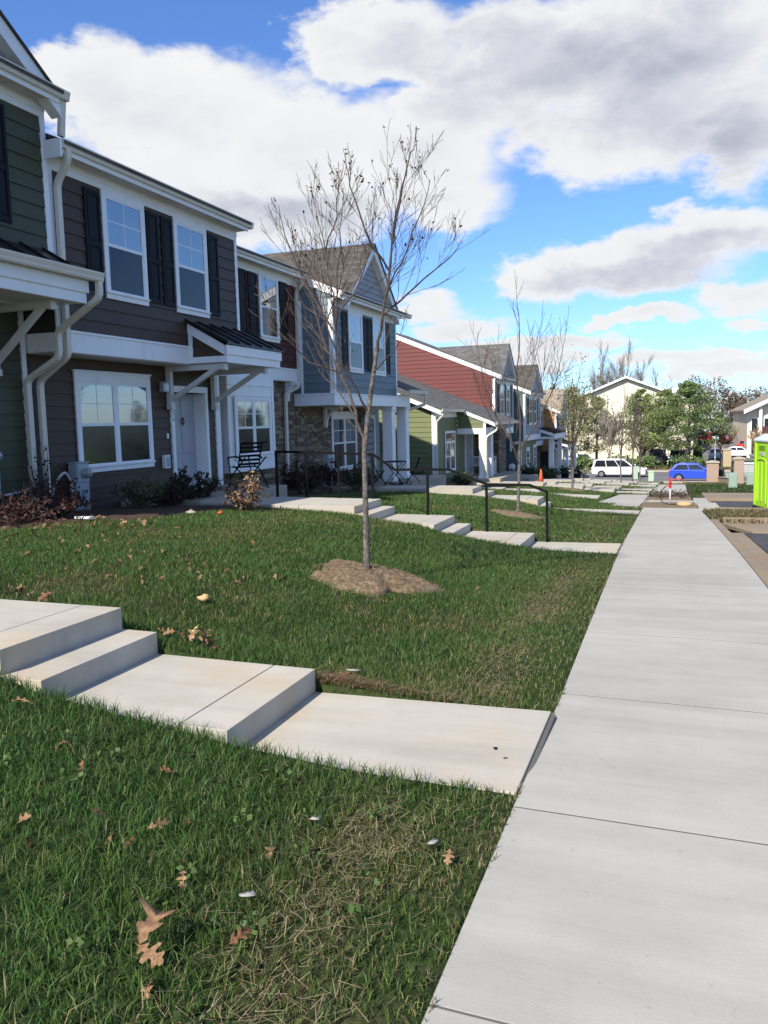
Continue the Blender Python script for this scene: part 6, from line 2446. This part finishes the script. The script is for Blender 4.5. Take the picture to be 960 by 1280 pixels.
n = 1500
x, y = g.uniform(-2.1, -1.2, n), 4.53 + np.abs(g.normal(0, .045, n)) * (1 + .8 * (g.random(n)))
x = np.where(g.random(n) < .6, -2.09 + np.abs(g.normal(0, .22, n)), x)
V, Q, C = straws(x, y, lawn_z(x, y) + g.uniform(.005, .05, n), g.uniform(.03, .09, n), g, pick_cols(n, [(.24, .16, .085), (.16, .10, .055), (.30, .22, .13)], .25, g))
tag(np_mesh('dry_straw', V, Q, None, C, 'dry_attr'), kind='stuff')
# ------------------------------------------------------------------ fallen oak leaves
noisy('oak_leaf', [(.3, (.15, .08, .04)), (.55, (.27, .155, .085)), (.75, (.38, .25, .14))], 40, 3, .7)
noisy('oak_leaf_dark', [(.3, (.10, .045, .025)), (.6, (.20, .09, .05)), (.8, (.28, .14, .08))], 40, 3, .7)
noisy('leaf_yellow', [(.3, (.40, .28, .10)), (.7, (.58, .45, .20))], 30, 3, .7)


def leaf_mesh(seed, mat):
    """lobed, curled oak leaf about 13 cm long"""
    r = random.Random(seed)
    half = [(0, .004), (.12, .006), (.2, .022), (.27, .13), (.33, .16), (.38, .05), (.46, .045), (.53, .20), (.6, .22), (.65, .07), (.72, .06), (.79, .15), (.84, .13), (.89, .05), (.95, .055), (1, .0)]
    V, F = [], []
    cu, tw = r.uniform(.5, 1.5), r.uniform(-.8, .8)
    L = .135
    for (t, w) in half:
        for s in (-1, 0, 1):
            ww = w * r.uniform(.8, 1.2) * s
            if s:
                t2 = t + (.05 if w > .1 else 0)
            else:
                t2 = t
            x, y = (t2 - .5) * L, ww * L * 1.15
            z = cu * (y * y) * 9 + .018 * math.sin(t * 3.1) * cu + tw * y * (t - .5) + r.gauss(0, .0015)
            V.append((x, y, z))
    for k in range(len(half) - 1):
        a, b = 3 * k, 3 * k + 3
        F += [(a, a + 1, b + 1, b), (a + 1, a + 2, b + 2, b + 1)]
    me = bpy.data.meshes.new('fallen_leaf')
    me.from_pydata(V, [], F)
    me.materials.append(M[mat])
    me.polygons.foreach_set('use_smooth', [True] * len(F))
    return me


LM = [leaf_mesh(k, 'oak_leaf') for k in range(4)] + [leaf_mesh(10 + k, 'oak_leaf_dark') for k in range(3)]
LY = leaf_mesh(30, 'leaf_yellow')
rr = random.Random(5)


def drop(x, y, z=None, sc=1.0, me=None, label=None, group=None, tilt=.5, lift=.035):
    me = me or rr.choice(LM)
    o = bpy.data.objects.new('fallen_leaf', me)
    COL.objects.link(o)
    zz = (float(lawn_z(x, y)) + lift) if z is None else z
    o.location = (x, y, zz)
    o.rotation_euler = (rr.gauss(0, tilt), rr.gauss(0, tilt), rr.uniform(0, 6.28))
    s = sc * rr.uniform(.65, 1.2)
    o.scale = (s, s * rr.uniform(.65, 1.15), s * rr.uniform(.7, 1.5))
    return tag(o, label, 'leaf', group)


drop(-1.475, 1.96, sc=1.35, me=LM[0], tilt=.25, lift=.05, label='largest tan oak leaf lying in the nearest grass')
drop(-1.43, 1.88, sc=1.0, me=LM[1], tilt=.3, lift=.045, label='curled tan leaf touching the largest oak leaf')
drop(-3.05, 3.13, sc=1.0, me=LM[2], tilt=.2, lift=.06, label='tan oak leaf standing out in the grass beside the lower stair side')
drop(-.77, 2.76, sc=.8, me=LM[3], tilt=.2, lift=.03, label='tan star-shaped leaf in the dry strip beside the pavement')
GL = 'oak leaves scattered in the near grass'
for (x, y) in ((-1.38, 2.58), (-1.64, 2.35), (-1.60, 2.28), (-2.12, 2.96), (-2.08, 2.98), (-1.38, 1.74), (-2.19, 2.21), (-1.93, 2.36), (-1.89, 2.4), (-1.89, 3.01), (-1.83, 2.55), (-2.1, 2.5), (-1.75, 2.62), (-1.62, 2.9), (-2.4, 2.8), (-1.25, 2.1), (-1.55, 3.15), (-2.3, 2.35), (-2.65, 2.9)):
    drop(x + rr.gauss(0, .02), y + rr.gauss(0, .02), sc=.66, lift=.018, tilt=.7, me=rr.choice(LM + LM[4:] + LM[4:]), label='small dry oak leaf lying among the near grass blades', group=GL)
GM = 'dry oak leaves lying on the middle lawn'
k = 0
while k < 150:
    # drifts running across the lawn towards the houses
    t = rr.random()
    if t < .35:
        x, y = rr.gauss(-5.5, .9), rr.gauss(6.6, .7)
    elif t < .6:
        x, y = rr.gauss(-4.4, .5), rr.gauss(6.2, .6)
    elif t < .8:
        x, y = rr.uniform(-6.5, -1.2), rr.uniform(4.8, 9.5)
    else:
        x, y = rr.gauss(-6.6, .5), rr.gauss(8.2, .7)
    if not free(np.array([x]), np.array([y]))[0] or x < -7.6:
        continue
    drop(x, y, sc=.62, lift=.022, me=rr.choice(LM + LM[4:]), label='dry brown oak leaf on the lawn between the two front paths', group=GM)
    k += 1
GS = 'dry leaves heaped at the stair corner'
for q in range(16):
    drop(-3.16 + rr.gauss(0, .13) + .1, 4.62 + abs(rr.gauss(0, .07)), None, .85, label='dry leaf in the small heap against the stair corner', group=GS, lift=.03 + .012 * (q % 4))
drop(-3.05, 4.72, None, .9, LY, 'yellow leaf on top of the small heap against the stair corner', lift=.09)
GT = 'dry leaves along the top path edge'
for q in range(14):
    drop(-4.55 + rr.gauss(0, .25), 4.60 + abs(rr.gauss(0, .06)), None, .9, label='dry leaf against the upper landing of the near stair', group=GT, lift=.04)
GB = 'leaves under the red shrubs'
for q in range(60):
    x, y = rr.uniform(-8.2, -6.3), rr.uniform(6.6, 9.3)
    drop(x, y, None, .9, label='pale dry leaf lying below the red shrubs', group=GB, lift=.03)
GD = 'leaves caught by the lower slab'
for q in range(7):
    drop(-2.0 + rr.gauss(0, .15), 4.60 + abs(rr.gauss(0, .05)), None, .7, LM[4 + q % 3], 'dark dry leaf beside the lower slab of the near path', GD, lift=.02)

# scraps and stones
def scrap(name, label, cat, x, y, sx__, sy__, sz, mat, rz, seed, lift=.0):
    g = np.random.default_rng(seed)
    mb = MB()
    n1, n2 = 7, 5
    pts = []
    zc = float(lawn_z(x, y)) + lift
    prof = []
    for j in range(n2 + 1):
        ph = math.pi * j / n2
        for k in range(n1):
            a = 2 * math.pi * k / n1
            q = g.uniform(.55, 1.35)
            lx, ly = sx__ * math.sin(ph) * math.cos(a) * q, sy__ * math.sin(ph) * math.sin(a) * q
            pts.append((x + lx * math.cos(rz) - ly * math.sin(rz), y + lx * math.sin(rz) + ly * math.cos(rz), zc + sz * (1 - math.cos(ph)) * q))
    mb.v = pts
    for j in range(n2):
        for k in range(n1):
            k2 = (k + 1) % n1
            mb.f.append((j * n1 + k, j * n1 + k2, (j + 1) * n1 + k2, (j + 1) * n1 + k))
            mb.m.append(0)
    return tag(mb.build(name, mat, None, smooth=True, loc=(x, y, zc)), label, cat)


scrap('paper_scrap', 'crumpled white scrap of paper in the grass by the largest oak leaf', 'litter', -1.30, 2.24, .030, .013, .005, 'paper', .6, 1, .05)
scrap('paper_scrap', 'grey-white scrap of paper in the grass below the near slab', 'litter', -1.32, 2.81, .024, .012, .005, 'paper', .3, 2, .05)
scrap('paper_scrap', 'bright white scrap of paper on the lawn above the near slab', 'litter', -1.92, 4.72, .045, .02, .006, 'paper', .1, 3, .04)
scrap('paper_scrap', 'small grey scrap beside the star-shaped leaf in the dry strip', 'litter', -.85, 2.83, .022, .014, .005, 'paper', 1.2, 4, .03)
scrap('stone', 'pale brown stone on the lawn left of the tree mound', 'stone', -3.55, 5.62, .045, .038, .026, 'sack_tan', .2, 5)
scrap('stone', 'whitish stone at the edge of the planting bed', 'stone', -6.7, 10.4, .09, .04, .03, 'stone_pale', .1, 6)
scrap('stone', 'small pale stone beside the near slab step', 'stone', -2.02, 4.58, .022, .018, .016, 'stone_pale', .1, 7, .01)
o = scrap('orange_scrap', 'orange scrap lying at the front of the dried hydrangea', 'litter', -6.35, 10.6, .05, .035, .02, 'cone_orange', .4, 8, .02)
# dark pebble on the near slab
scrap('pebble', 'dark pebble on the lowest slab of the near path', 'stone', -.80, 3.72, .010, .009, .006, 'rubber', .1, 9, .075)
